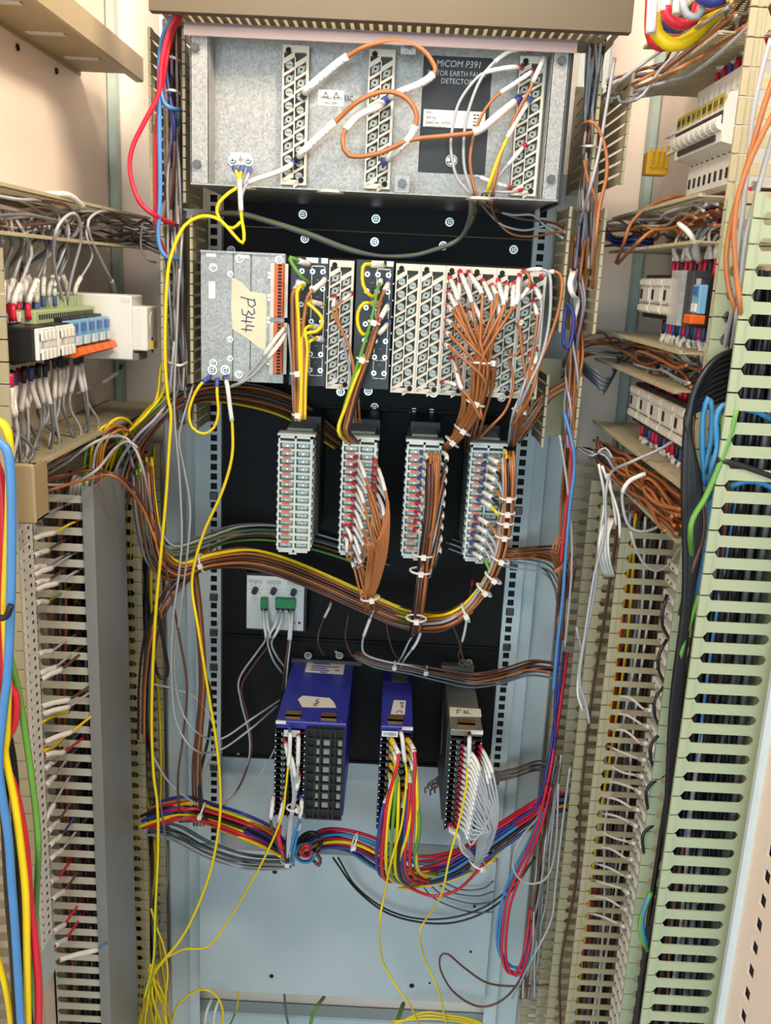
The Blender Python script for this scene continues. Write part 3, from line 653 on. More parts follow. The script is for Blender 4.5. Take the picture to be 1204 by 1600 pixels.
# ================================================================== PALE TEST BLOCKS
def test_block(label, pxl, pyt, tail=True):
    YT = 1.17; a = P(pxl, pyt, YT); w = .0445; x0 = a[0]; z1 = 1.395; z0 = z1 - .1565; x1 = x0 + w
    root = thing('test_block', label, 'test block', (x0+w/2, 1.36, z0))
    mb = MB(); n = 14; top, bot = .008, .004; ph = (z1-z0-top-bot)/n; t = .0022; dp = .007
    mb.box(x0, x0+t, YT, YT+.02, z0, z1); mb.box(x1-t*1.6, x1, YT, YT+.02, z0, z1); mb.box(x0+w*.47, x0+w*.53, YT, YT+.02, z0, z1)
    mb.box(x0, x1, YT, YT+.02, z1-.003, z1); mb.box(x0, x1, YT, YT+.02, z0, z0+.003); mb.box(x0+.016, x1-.018, YT+.001, YT+.01, z0-.003, z0)
    for c in (0, 1):
        xa, xb = (x0+t, x0+w*.47) if c == 0 else (x0+w*.53, x1-t*1.6)
        for i in range(n+1):
            z = z0 + bot + i*ph; mb.box(xa, xb, YT, YT+.018, z-.0013, z+.0013)
    for i in range(n):                                                  # lugs on the flanks
        z = z0 + bot + (i+.5)*ph; mb.box(x0-.0016, x0, YT+.003, YT+.02, z-.0015, z+.0015); mb.box(x1, x1+.0016, YT+.003, YT+.02, z-.0015, z+.0015)
    mb.box(x0-.002, x1+.003, YT+.002, YT+.028, z1-.001, z1+.003, c=.001)
    mb.build('front_frame', 'pale_plastic', root)
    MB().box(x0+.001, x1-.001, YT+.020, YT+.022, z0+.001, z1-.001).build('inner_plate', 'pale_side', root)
    for c in (0, 1):
        xa, xb = (x0+t+.002, x0+w*.47-.002) if c == 0 else (x0+w*.53+.002, x1-t*1.6-.002)
        for i in range(n):
            z = z0 + bot + (i+.5)*ph
            cc = MB().box(xa-.001, xb+.001, YT+.0045, YT+.019, z-.0030, z+.0034, c=.0012).build('terminal_window', 'clear_well', root)
            screw(cc, ((xa+xb)/2, YT+.0045, z), 'small', 'terminal_screw', .7)
            if c == 0 and i < n-1: MB().box(xa+.002, xb-.003, YT-.0022, YT+.001, z+ph/2-.0015, z+ph/2+.0013).build('orange_tag', 'orange_tag', root)
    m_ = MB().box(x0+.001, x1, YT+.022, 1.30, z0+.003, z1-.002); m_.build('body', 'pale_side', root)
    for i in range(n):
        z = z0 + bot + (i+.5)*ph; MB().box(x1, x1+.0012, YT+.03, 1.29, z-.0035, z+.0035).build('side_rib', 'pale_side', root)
    MB().box(x0+.004, x1+.002, 1.27, 1.366, z0-.004, z1+.012, c=.001).build('rear_case', 'dark_side', root)
    MB().box(x0+.006, x1-.004, 1.21, 1.29, z1-.002, z1+.004, c=.001).build('top_clip', 'pale_plastic', root)
    return root
test_block('pale test block with no wires on it', 435, 686)
test_block('pale test block fanned with orange wires on red lugs', 535, 690)
test_block('pale test block with a straight tied bundle of brown and black wires', 636, 696)
test_block('pale test block with grey sleeves on blue lugs and a curving bundle', 736, 701)

# ================================================================== SMALL KNOB PANEL
YK = 1.335; a, b_ = P(385.5, 897, YK), P(473.5, 986, YK); x0, x1, z1, z0 = a[0], b_[0], a[2]-.002, b_[2]
kp = thing('knob_panel', 'small white panel with three black knobs and green plugs', 'control panel', ((x0+x1)/2, 1.366, z0))
MB().box(x0-.002, x1+.005, YK+.002, 1.366, z0-.004, z1+.004, c=.001).build('housing', 'black_plastic', kp)
MB().box(x0, x1, YK, YK+.002, z0, z1, c=.0004).build('face', 'white', kp)
for i, (px, py) in enumerate(((399, 921), (428, 922), (459, 924))):
    c = P(px, py, YK); k_ = MB().cyl((c[0], YK, c[2]), (0, -1, 0), .0052, .012, 14, r2=.0044); k_.box(c[0]-.001, c[0]+.001, YK-.0135, YK-.012, c[2]-.004, c[2]+.0045); k_.build('knob', 'black_plastic', kp)
    tk = MB()
    for t in np.linspace(-2.2, 2.2, 7):
        d = np.array([math.sin(t), 0, math.cos(t)]); s_ = np.array([math.cos(t), 0, -math.sin(t)])*.0003; q = np.array([c[0], YK-.0003, c[2]])
        tk.prism([q+d*.0075-s_, q+d*.0075+s_, q+d*.0105+s_, q+d*.0105-s_], (0, .0002, 0))
    tk.build('scale_tick', 'ink', kp)
    MB().box(c[0]-.0105, c[0]+.0105, YK-.0002, YK, z1-.012, z1-.006).build('grey_band', 'ink_pale', kp)
for px0, px1, n in ((408, 419, 2), (431, 462, 4)):
    p0, p1 = P(px0, 932, YK), P(px1, 948, YK); g = MB().box(p0[0], p1[0], YK-.010, YK, p1[2], p0[2], c=.0006).build('green_plug', 'green_conn', kp)
    w = (p1[0]-p0[0])/n
    for i in range(n): MB().box(p0[0]+w*i+.0006, p0[0]+w*(i+1)-.0006, YK-.008, YK, p1[2]-.004, p1[2]).build('wire_entry', 'black_plastic', g)
c = P(461, 973, YK); text('CE', .006, (c[0]-.003, YK-.0003, c[2]), kp, 'ink'); MB().cyl((c[0]+.0065, YK, c[2]), (0, -1, 0), .0022, .0004, 8).build('mark', 'ink', kp)

# ================================================================== LOWER RELAYS
YR = 1.147; ZR = 1.0005
def ring_column(root, x0, x1, z0, z1, n, dots=True):
    """black terminal column: barriers, two rows of ring screws, white dots"""
    b = MB().box(x0, x1, YR+.006, YR+.03, z0, z1, c=.0006).build('terminal_column', 'black_plastic', root); h = (z1-z0-.008)/n; w = x1-x0
    mb = MB()
    for i in range(n+1): mb.box(x0+.0005, x1-.0005, YR, YR+.006, z0+.004+i*h-.0008, z0+.004+i*h+.0008)
    for fx in (0, .46, 1): mb.box(x0+(w-.002)*fx, x0+(w-.002)*fx+.002, YR+.001, YR+.006, z0, z1)
    mb.build('barrier', 'black_plastic', b)
    for i in range(n):
        z = z0 + .004 + (i+.5)*h
        for fx in (.27, .72): screw(b, (x0+w*fx, YR+.006, z), 'term', 'terminal_screw', .78)
        if dots:
            for fx in (.03, .97): MB().cyl((x0+w*fx, YR+.001, z), (0, -1, 0), .0011, .0005, 6).build('white_dot', 'white', b)
    return b
def clip(root, x, y, w=.021):
    m_ = MB().box(x-w/2, x+w/2, y, y+.002, ZR, ZR+.006); m_.box(x-w/2, x+w/2, y, y+.014, ZR+.004, ZR+.006); o = m_.build('clip', 'brass', root)
    for d in (-.3, .3): MB().cyl((x+w*d, y, ZR+.003), (0, -1, 0), .0014, .0006, 8).build('rivet', 'brass', o)
# wide blue
xa, xb = P(430, 1132, YR)[0], P(541, 1132, YR)[0]; zb = P(480, 1279, YR)[2]; xm_ = P(476, 1200, YR)[0]
br = thing('relay', 'wide blue relay with an open grid of slots beside its black terminals', 'relay', ((xa+xb)/2, 1.36, zb))
MB().box(xa, xb, YR+.006, 1.36, zb+.003, ZR, c=.001).build('case', 'purple', br)
ring_column(br, xa-.0005, xm_, zb, ZR-.010, 14)
g = MB(); gx0, gx1 = xm_+.001, xb-.002
for fx in (0, .22, .36, .62, .74, .96): g.box(gx0+(gx1-gx0)*fx, gx0+(gx1-gx0)*fx+.0022, YR, YR+.006, zb, ZR-.006)
for i in range(11): z = zb + (ZR-.008-zb)*i/10; g.box(gx0, gx1, YR+.0008, YR+.006, z-.0012, z+.0012)
g.build('slot_grid', 'black_plastic', br)
gb = MB().box(gx0, gx1, YR+.0052, YR+.0062, zb, ZR-.004, 0); gb.build('grid_back', 'black_plastic', br)
for i in range(8):
    z = zb + (ZR-.008-zb)*(i+1.5)/10
    for fx, w in ((.28, .10), (.52, .20), (.86, .12)):
        MB().box(gx0+(gx1-gx0)*(fx-w/2)+.002, gx0+(gx1-gx0)*(fx+w/2)+.001, YR+.0040, YR+.0054, z-.0042, z+.0042).build('contact_strip', 'tin', br)
clip(br, P(456, 1122, YR)[0], YR+.013); clip(br, P(512, 1125, YR)[0], YR+.013)
for px in (433, 472, 493, 533): MB().cyl((P(px, 1128, YR)[0], YR+.011, ZR), (0, 0, 1), .0012, .001, 8).build('rivet', 'steel', br)
zt_ = ZR+.0004
def top_card(parent, name, pts, m):                                     # a flat paper or tape on a relay's top
    q = []
    for px, py in pts:
        r_ = ray(px, py); q.append(CAM + r_*((zt_-CAM[2])/r_[2]))
    return MB().prism(q, (0, 0, .0003)).build(name, m, parent)
def PZ(px, py, Z=None):
    r_ = ray(px, py); return CAM + r_*(((zt_+.0004 if Z is None else Z)-CAM[2])/r_[2])
lb = top_card(br, 'type_label', [(480, 1033), (539, 1036), (536, 1054), (476, 1050)], 'white')
def top_print(parent, rows, m):
    mb = MB()
    for x0, x1, y in rows:
        a, b_ = PZ(x0, y), PZ(x1, y + (x1-x0)*.05); a2 = PZ(x0, y+1.3); d = a2-a; mb.prism([a, b_, b_+d, a+d], (0, 0, .0002))
    return mb.build('print', m, parent)
top_print(lb, [(489, 516, 1036), (487, 530, 1040), (486, 510, 1043), (485, 514, 1046), (500, 511, 1049.5)], 'ink_violet'); top_print(lb, [(523, 530, 1047)], 'ink')
top_card(br, 'tape_note', [(473, 1087), (515, 1091), (522, 1098), (525, 1106), (472, 1105), (465, 1093)], 'paper_tape')['label'] = 'torn white tape with handwriting'
O_ = PZ(495, 1100)
def hand(parent, polys, m='ink', r=.00055):
    mb = MB()
    for pl in polys:
        q = [PZ(a, b_, zt_+.0008) for a, b_ in pl]
        for a, b_ in zip(q[:-1], q[1:]):
            d = b_-a; d /= np.linalg.norm(d)+1e-9; s_ = np.cross((0, 0, 1), d)*r; mb.prism([a-s_, b_-s_, b_+s_, a+s_], (0, 0, .0002))
    return mb.build('handwriting', m, parent)
hand(br, [[(490, 1102), (496, 1103)], [(490, 1102), (490, 1099)], [(493, 1102.5), (493, 1100)], [(492, 1097), (495, 1095), (498, 1097), (492, 1099.5), (498, 1100)], [(493, 1094), (499, 1092.5)]])
MB().box(xa, xa+.014, YR+.003, YR+.006, ZR-.003, ZR+.001).build('number_tag', 'white', br)
MB().box(xa+.012, xa+.034, YR-.0005, YR+.0005, ZR-.020, ZR-.010).build('card', 'pale_plastic', br)
MB().box(xa-.002, xb+.012, 1.352, 1.364, ZR-.001, ZR+.006).build('mounting_bracket', 'dark_steel', br)
for px in (481, 530): screw(br, P(px, 1024, 1.351), 'pan')
# narrow blue
xa, xb = P(594.5, 1138, YR)[0], P(645, 1138, YR)[0]; zb = P(615, 1297, YR)[2]
b2 = thing('relay', 'narrow blue relay with thick red and yellow wires on its black terminals', 'relay', ((xa+xb)/2, 1.36, zb))
MB().box(xa, xb, YR+.006, 1.36, zb+.003, ZR, c=.001).build('case', 'purple', b2)
ring_column(b2, xa+.0005, xb-.0005, zb, ZR-.008, 14); clip(b2, P(618, 1120, YR)[0], YR+.014)
top_card(b2, 'type_label', [(612, 1046), (636, 1046), (636, 1066), (611, 1065)], 'grey_case')
top_card(b2, 'tape_note', [(615, 1094), (634, 1095), (632, 1117), (610, 1116)], 'paper_tape')['label'] = 'torn white tape with handwriting'
hand(b2, [[(619, 1114), (621, 1111), (625, 1110), (628, 1112), (627, 1114)], [(625, 1106), (630, 1104.5), (626, 1102), (630, 1101)], [(625, 1099.5), (630, 1099), (629, 1097.5), (625, 1097.5), (625, 1099.5)]])
MB().box(xb-.015, xb, YR+.003, YR+.006, ZR-.003, ZR+.001).build('number_tag', 'white', b2)
MB().box(xa+.002, xa+.024, YR-.0008, YR+.0002, ZR-.012, ZR-.004).build('barcode_label', 'white', b2)
bc = MB(); r_ = random.Random(4); x = xa+.004
while x < xa+.021: w = r_.uniform(.0004, .0011); bc.box(x, x+w, YR-.001, YR-.0008, ZR-.0105, ZR-.0055); x += w+.0008
bc.build('print', 'ink', b2)
for px in (603, 640): MB().cyl(PZ(px, 1047, ZR), (0, 0, 1), .0015, .001, 8).build('rivet', 'steel', b2)
for px in (601, 640): MB().cyl(PZ(px, 1134, ZR), (0, 0, 1), .0013, .001, 8).build('rivet', 'steel', b2)
# grey
xa, xb = P(703.5, 1144, YR)[0], P(755, 1144, YR)[0]; zb = P(730, 1299, YR)[2]
b3 = thing('relay', 'grey metal relay with white sleeved wires on red lugs', 'relay', ((xa+xb)/2, 1.36, zb))
MB().box(xa, xb, YR+.006, 1.36, zb+.003, ZR, c=.001).build('case', 'grey_case', b3)
MB().box(xa-.0025, xa-.0005, YR+.02, 1.36, zb+.004, ZR-.002).build('side_plate', 'dark_side', b3)
ring_column(b3, xa+.0005, xb-.0005, zb, ZR-.008, 16); clip(b3, P(731, 1122, YR)[0], YR+.014, .024)
top_card(b3, 'tape_note', [(702, 1105), (750.5, 1108), (752, 1120.5), (702.5, 1119.5)], 'paper_tape')['label'] = 'clear tape with handwriting'
hand(b3, [[(713.5, 1115.5), (714, 1109), (720, 1109.5)], [(714, 1112.5), (718.5, 1112.5)], [(725, 1110), (724, 1114.5), (728, 1114.5), (727, 1111.5), (724.5, 1112.5)], [(731, 1109.5), (729.5, 1114), (735, 1115)]])
MB().box(xb-.017, xb, YR+.003, YR+.006, ZR-.004, ZR+.001).build('number_tag', 'white', b3)
for px in (708, 750): MB().cyl(PZ(px, 1139, ZR), (0, 0, 1), .0013, .001, 8).build('rivet', 'steel', b3)
MB().box(xa-.004, xb+.002, 1.350, 1.364, ZR-.001, ZR+.008).build('mounting_bracket', 'grey_case', b3)
for px in (722, 732): screw(b3, P(px, 1035, 1.349), 'pan')
a, b_ = P(693, 1062, 1.345), P(688, 1178, 1.16)
MB().prism([a, b_, b_+np.array([.0014, 0, 0]), a+np.array([.0014, 0, 0])], (0, .0015, .0)).build('bright_edge', 'steel', b3)  # bright strip paints the lit edge of the metal sheet

# ================================================================== DEVICES ON THE LEFT WALL
XFL = -.35
def zx(px, py, X): return PX(px, py, X)[2]
# two black relays with white socket faces
zt, zb = zx(58, 512, XFL), zx(58, 566, XFL)
for k, (y0, lab) in enumerate(((.893, 'black-sided relay with a white socket face, nearer the thick cables'), (.9475, 'relay with a white socket face, next to the blue relays'))):
    y1 = y0 + .051; rl = thing('relay', lab, 'relay', (XL, (y0+y1)/2, zb))
    MB().box(XL+.001, XFL-.002, y0, y1, zb, zt, c=.0015).build('body', 'black_plastic', rl)
    fc = MB().box(XFL-.002, XFL+.002, y0+.002, y1-.001, zb+.001, zt-.001, c=.001).build('face', 'white_plastic', rl); h = zt-zb
    for r_ in (0, 1):
        for j in range(4):
            y = y0 + .009 + j*.0105; z = zb + h*(.16 if r_ == 0 else .72)
            s_ = MB().box(XFL+.002, XFL+.0045, y-.0012, y+.005, z-.004, z+.006, c=.0006); s_.build('socket_hood', 'white_plastic', fc)
            MB().box(XFL+.0019, XFL+.0024, y-.003, y-.0012, z-.004, z+.003).build('socket', 'ink', fc)
    MB().box(XFL+.002, XFL+.0026, y0+.006, y0+.016, zb+h*.42, zb+h*.60).build('print', 'ink_pale', fc); MB().box(XFL+.002, XFL+.0026, y0+.022, y1-.004, zb+h*.40, zb+h*.62).build('print', 'white', fc)
    st = MB().box(-.408, -.386, y0, y1-.001, zt+.001, zt+.011, c=.0008).build('terminal_strip', 'white_plastic', rl)
    for j in range(6): MB().box(-.3862, -.3855, y0+.004+j*.0078, y0+.007+j*.0078, zt+.0015, zt+.0055).build('socket', 'ink', st)
    for j in range(6): MB().box(-.41, -.372, y0+.004+j*.0075, y0+.009+j*.0075, zb-.004, zb).build('lower_terminal', 'black_plastic', rl)
# pale green terminal strip
z0, z1 = zx(110, 501, -.372), zx(110, 481, -.372)
gs = tag(MB().box(-.41, -.372, .952, 1.142, z0, z1, c=.001).build('terminal_strip', 'green_pale'), 'pale green terminal strip above the blue relays', 'terminal strip')
mb = MB()
for j in range(26): y = .962+j*.0066; mb.box(-.3722, -.3714, y, y+.0034, (z0+z1)/2-.002, (z0+z1)/2+.003)
mb.build('clamp_hole', 'ink', gs)
for j in range(9): y = 1.04+j*.011; MB().box(-.41, -.385, y, y+.008, z1, z1+.012).build('clamp', 'green_pale', gs)
# five slim blue relays with orange levers
zt, zb = zx(150, 498, XFL), zx(150, 551, XFL)
for k in range(5):
    y0 = 1.003 + k*.0275; y1 = y0+.0255
    rl = thing('slim_relay', 'slim blue relay with orange lever, %s' % ['first of five, touching the white socket faces', 'second of five after the socket faces', 'middle one of the five', 'fourth of five, one away from the power supply', 'last of five, touching the power supply'][k], 'relay', (XL, (y0+y1)/2, zb), 'blue relays in a row')
    MB().box(XL+.001, XFL-.014, y0, y1, zb-.004, zt+.003).build('socket_base', 'black_plastic', rl)
    MB().box(XFL-.014, XFL-.004, y0+.001, y1-.001, zb+.010, zt, c=.001).build('relay_body', 'relay_blue', rl)
    MB().box(XFL-.004, XFL, y0+.002, y1-.002, zb+.012, zt-.016, c=.0008).build('front_step', 'relay_blue', rl)
    MB().box(XFL-.004, XFL-.002, y0+.006, y1-.006, zt-.012, zt-.003).build('blue_window', 'relay_blue_dark', rl)
    MB().box(XFL, XFL+.0012, y0+.005, y1-.006, zb+.013, zb+.022).build('button', 'white_plastic', rl)
    m_ = MB(); m_.prism([(XFL-.014, y0+.001, zb+.010), (XFL+.002, y0+.001, zb+.010), (XFL+.006, y0+.001, zb+.003), (XFL-.002, y0+.001, zb-.001), (XFL-.014, y0+.001, zb)], (0, .0235, 0)); m_.build('lever', 'orange_conn', rl)
# white power supply, stepped
YS = 1.146; q = lambda px, py: P(px, py, YS)
ps = thing('power_supply', 'white stepped power supply at the far end of the relay row', 'power supply', (XL, 1.17, q(150, 563)[2]))
a, b_ = q(205, 462), q(207, 563); MB().box(XL+.004, a[0], YS, YS+.05, b_[2], a[2], c=.0015).build('body', 'white_plastic', ps)
c, d = q(229, 480), q(229, 549); fz0, fz1 = d[2], c[2]
MB().box(a[0]-.001, c[0], YS, YS+.05, fz0, fz1, c=.0015).build('front_body', 'white_plastic', ps)
MB().cyl((c[0], YS+.025, fz1-.018), (1, 0, 0), .012, .0006, 14).build('round_label', 'cream', ps)
for z in (fz1-.040, fz1-.054): MB().cyl((c[0], YS+.022, z), (1, 0, 0), .003, .0008, 10).build('socket', 'ink', ps)
MB().box(c[0], c[0]+.004, YS+.012, YS+.03, fz0+.002, fz0+.012).build('yellow_switch', 'label_yellow', ps)
for j in range(4): MB().box(a[0]-.012+j*.0028, a[0]-.0108+j*.0028, YS-.0004, YS, a[2]-.009, a[2]-.003).build('vent', 'ink_pale', ps)
MB().box(a[0]-.001, a[0]+.007, YS+.001, YS+.04, b_[2], b_[2]+.009).build('foot', 'grey_case', ps)
# terminal column, grey clamps with white markers
XT = -.402; zt, zb = zx(58, 800, XT), zx(66, 1482, XT); n = int((zt-zb)/.0112)
tc_ = thing('terminal_column', 'tall column of grey clamp terminals with white marker strip', 'terminals', (XL, .97, zb))
MB().box(XL+.001, XT-.02, .95, .99, zb, zt).build('din_rail', 'steel', tc_)
tm = MB(); tm.box(XT-.026, XT, 0, .0345, 0, .0106, c=.0006); tm.cyl((XT, .022, .0053), (1, 0, 0), .0022, .0005, 8, mi=1); tm.box(XT, XT+.0004, .005, .0065, .004, .007, 1)
tm2 = MB(); tm2.box(XT-.022, XT+.002, -.012, -.001, .0004, .0102, c=.0006)
me1, me2 = tm.mesh('terminal', ['white_plastic', 'ink']), tm2.mesh('marker', 'white')
for i in range(n):
    t_ = inst('terminal', me1, tc_, (0, .958, zb+i*.0112)); mk_ = link(bpy.data.objects.new('marker', me2), None); mk_.parent = t_; mk_.location = (0, 0, 0)
tag(MB().box(XT-.024, XT+.001, .945, .993, zb-.062, zb-.001, c=.002).build('end_bracket', 'plate_grey'), 'pale end bracket at the foot of the tall terminal column', 'end bracket')

# ================================================================== DEVICES ON THE RIGHT WALL
XF = .297
# circuit breakers
def breaker(k, y0, first):
    y1 = y0 + .0172; lab = 'white miniature circuit breaker, ' + ['farthest in the row, beside the amber cover', 'second from the amber cover', 'third from the amber cover', 'fourth from the amber cover', 'fifth from the amber cover', 'sixth from the amber cover', 'seventh from the amber cover', 'eighth from the amber cover', 'nearest in the row, beside the duct'][k]
    t_ = thing('circuit_breaker', lab, 'breaker', (XR, (y0+y1)/2, 1.705), 'circuit breakers in a row')
    mb = MB(); mb.prism([(x, y0+.0002, z) for x, z in ((XR-.002, 1.700), (.322, 1.700), (.316, 1.704), (.316, 1.736), (XF+.001, 1.740), (XF, 1.772), (XF+.004, 1.784), (.316, 1.787), (.316, 1.812), (.324, 1.816), (XR-.002, 1.816))], (0, .0168, 0))
    mb.build('body', 'white_plastic', t_)
    MB().box(.3152, .3162, y0+.0055, y0+.0115, 1.710, 1.720).build('terminal_hole', 'ink', t_); MB().box(.3152, .3162, y0+.0055, y0+.0115, 1.794, 1.804).build('terminal_hole', 'ink_pale', t_)
    MB().box(XF-.0006, XF+.0006, y0+.001, y0+.0162, 1.756, 1.768).build('dark_slot', 'dark_strip', t_)
    m_ = MB().cyl((XF+.001, y0+.0015, 1.757), (0, 1, 0), .0072, .0140, 14); m_.build('toggle', 'white_plastic', t_)
    if 0 < k < 8: MB().box(XF-.0012, XF+.001, y0, y0+.0172, 1.7425, 1.7480).build('dark_band', 'dark_strip', t_)
    MB().box(XF-.0005, XF+.001, y0+.0016, y0+.0156, 1.7715, 1.7835).build('sticker', 'label_yellow', t_)
    pm = MB(); r_ = random.Random(k)
    for i in range(3): pm.box(XF-.0008, XF-.0004, y0+.003+i*.004, y0+.003+i*.004+r_.uniform(.001, .003), 1.774, 1.780)
    pm.build('print', 'ink', t_)
    MB().box(.3154, .3163, y0+.003, y0+.010, 1.7335, 1.7345).build('mark', 'ink', t_)
for k in range(9): breaker(k, 1.085-.0175*k, k == 0)
ac = thing('amber_cover', 'amber ribbed plastic cover beyond the circuit breakers', 'cover', (.30, 1.14, 1.70))
a, b_ = P(1012, 236, 1.15), P(1042, 274, 1.15)
MB().box(a[0], b_[0], 1.15, 1.17, b_[2], a[2], c=.001).build('cover_body', 'amber', ac)
for j in range(4): x = a[0]+.003+j*.0062; MB().box(x, x+.0025, 1.146, 1.15, b_[2]+.008, a[2]+.003+.001*j).build('rib', 'amber', ac)
cl = thing('end_clip', 'white open clip at the far end of the circuit breakers', 'clip', (.30, 1.11, 1.77))
m_ = MB(); m_.box(.301, .306, 1.108, 1.165, 1.752, 1.755); m_.box(.301, .306, 1.108, 1.165, 1.772, 1.775); m_.box(.299, .306, 1.102, 1.110, 1.752, 1.775, c=.001)
for j in range(3): m_.box(.303, .306, 1.118+j*.014, 1.124+j*.014, 1.755, 1.772)
m_.build('clip_body', 'white_plastic', cl); MB().cyl((.2988, 1.106, 1.7635), (-1, 0, 0), .003, .0005, 10).build('clip_hole', 'ink', cl)
tag(MB().box(.332, .338, .94, 1.15, 1.69, 1.705).build('din_rail', 'steel'), 'steel mounting rail under the circuit breakers', 'rail')
# contactors
def contactor(label, group, y0, w, z0, z1):
    y1 = y0 + w; t_ = thing('contactor', label, 'contactor', (XR, (y0+y1)/2, z0), group); h = z1-z0
    MB().box(XF+.006, XR-.002, y0, y1, z0-.006, z1+.004, c=.001).build('body', 'black_plastic', t_)
    f_ = MB().box(XF, XF+.006, y0+.001, y1-.001, z0, z1, c=.0008).build('face', 'cream', t_)
    for r_, zz_ in ((0, z0+h*.06), (1, z1-h*.20)):
        mb = MB()
        for j in range(6): y = y0 + w*(.08+.15*j); mb.box(XF-.0022, XF, y, y+w*.09, zz_, zz_+h*.16)
        mb.build('tooth_row', 'cream', f_)
    MB().box(XF-.0004, XF+.0005, y0+w*.72, y0+w*.90, z0+h*.40, z0+h*.68).build('indicator', 'dark_strip', f_)
    MB().box(XF-.0012, XF, y0+w*.10, y0+w*.60, z0+h*.34, z0+h*.72, c=.0004).build('front_label', 'white_plastic', f_)
    MB().box(XF-.0005, XF, y0+w*.05, y0+w*.95, z0+h*.27, z0+h*.29).build('seam', 'well', f_)
    return t_
z0, z1 = 1.572, 1.6125
for k, l in enumerate(('cream contactor farthest from the clear relay, upper row', 'cream contactor in the middle of the upper three', 'cream contactor touching the clear relay')):
    contactor(l, 'upper row of contactors', 1.134-.0515*k, .0505, z0, z1)
z0b, z1b = 1.443, 1.4815
for k, l in enumerate(('cream contactor farthest back in the lower row', 'second cream contactor from the back, lower row', 'third cream contactor from the back, lower row', 'fourth cream contactor of the lower row, nearest the black cables', 'cream contactor half hidden behind the black cables')):
    contactor(l, 'lower row of contactors', 1.128-.0485*k, .0475, z0b, z1b)
# clear relay, black relay, blue relay
cr = thing('clear_relay', 'relay under a clear cover between contactors and black box', 'relay', (XR, 1.02, z0))
MB().box(.300, XR-.002, .992, 1.026, z0-.002, z1+.004).build('inner_works', 'grey_case', cr); MB().box(.299, .3005, .994, 1.020, z0+.002, z0+.010).build('green_tab', 'green_conn', cr)
for z in (z0+.014, z0+.026): MB().box(.299, .3005, .996, 1.018, z, z+.009).build('dark_window', 'ink', cr)
m_ = MB().box(.290, .2915, .990, 1.028, z0-.008, z1+.008); m_.box(.2915, .33, .990, .9915, z0-.008, z1+.008); m_.box(.2915, .33, 1.0265, 1.028, z0-.008, z1+.008); m_.build('clear_case', 'clear_cover', cr)
bx_ = thing('black_relay_box', 'black relay box beside the clear relay', 'relay', (XR, .98, z0))
MB().box(.294, XR-.002, .966, .988, z0-.008, z1+.008, c=.0015).build('body', 'dark_side', bx_)
MB().box(.298, .303, .9655, .966, z0, z1).build('side_label', 'ink_pale', bx_)
rb = thing('slim_relay', 'blue relay with an orange lever and clear window in front of the black box', 'relay', (XR, .95, z0))
MB().box(.302, XR-.002, .936, .963, z0-.004, z1).build('socket_base', 'black_plastic', rb); MB().box(.294, .302, .937, .961, z0+.006, z1-.006, c=.001).build('relay_body', 'relay_blue', rb)
MB().box(.2925, .294, .942, .956, z0+.008, z0+.016).build('button', 'white_plastic', rb); MB().box(.2925, .294, .942, .956, z1-.016, z1-.008).build('blue_window', 'relay_blue_dark', rb); MB().box(.288, .304, .937, .962, z0-.004, z0+.005, c=.001).build('lever', 'orange_conn', rb)
# terminal column seen between the ducts
XT2 = .324; zt, zb = PX(1062, 850, XT2)[2], .42; n = int((zt-zb)/.0185)
t2 = thing('terminal_column', 'column of white-capped terminals beside the black cables', 'terminals', (XR, .97, zb))
MB().box(XT2+.012, XR-.001, .975, 1.05, zb, zt).build('mounting_strip', 'duct', t2)
tm = MB(); tm.box(XT2, XT2+.014, .99, 1.028, 0, .0085, c=.001); tm.cyl((XT2, 1.002, .0042), (-1, 0, 0), .0016, .0006, 8, mi=1); tm.cyl((XT2, 1.016, .0042), (-1, 0, 0), .0016, .0006, 8, mi=1)
me = tm.mesh('terminal', ['white_plastic', 'ink'])
for i in range(n): inst('terminal', me, t2, (0, 0, zb+i*.0185))

# ================================================================== WIRES ON THE FAULT DETECTOR
R1, R2 = .0021, .0016
def W(c, pts, r, label, **k): return wire(c, pts, r, label, **k)
W('br', '474 150 1.118; 480 139 1.10; 510 113; 538 91; 575 71 1.09; 622 63; 658 76; 677 100; 678 115; 655 132; 622 145 1.10; 603 157 1.118', .0027, 'brown wire looping over the bracket tab of the fault detector', sl=(.012, .076), sl2=(.010, .068), lug='black', lug2='blue', rsl=1.6)
W('br', '464 249 1.118; 472 238 1.10; 500 212; 524 190; 560 158 1.09; 600 143; 634 153; 651 182; 640 215; 615 240 1.10; 599 254 1.118', .0027, 'brown arched wire between the two centre terminal strips of the detector', sl=(.012, .070), sl2=(.010, .062), lug='black', lug2='blue', rsl=1.6)
W('br', '601 158 1.118; 588 167 1.10; 560 180; 540 202; 535 220 1.09; 545 243; 590 240; 640 219; 700 212; 745 205; 780 178 1.09; 811 153 1.118', .0027, 'brown wire crossing the black name plate to the third terminal strip', sl=(.010, .066), sl2=(.012, .078), lug='blue', lug2='blue', rsl=1.6)
W('gr', '459 251 1.118; 450 261 1.10; 425 272; 397 281; 383 291; 377 309; 375 330 1.13', .0021, 'grey wire in a long printed sleeve above the earth studs', sl=(.012, .070), lug='blue')
W('yg', '366 262 1.12; 371 275 1.095; 374 290; 358 301; 342 317; 339 333; 349 351; 364 357; 376 347 1.09', .0021, 'green and yellow earth wire in a small loop under the studs', lug='blue', lugl=.014)
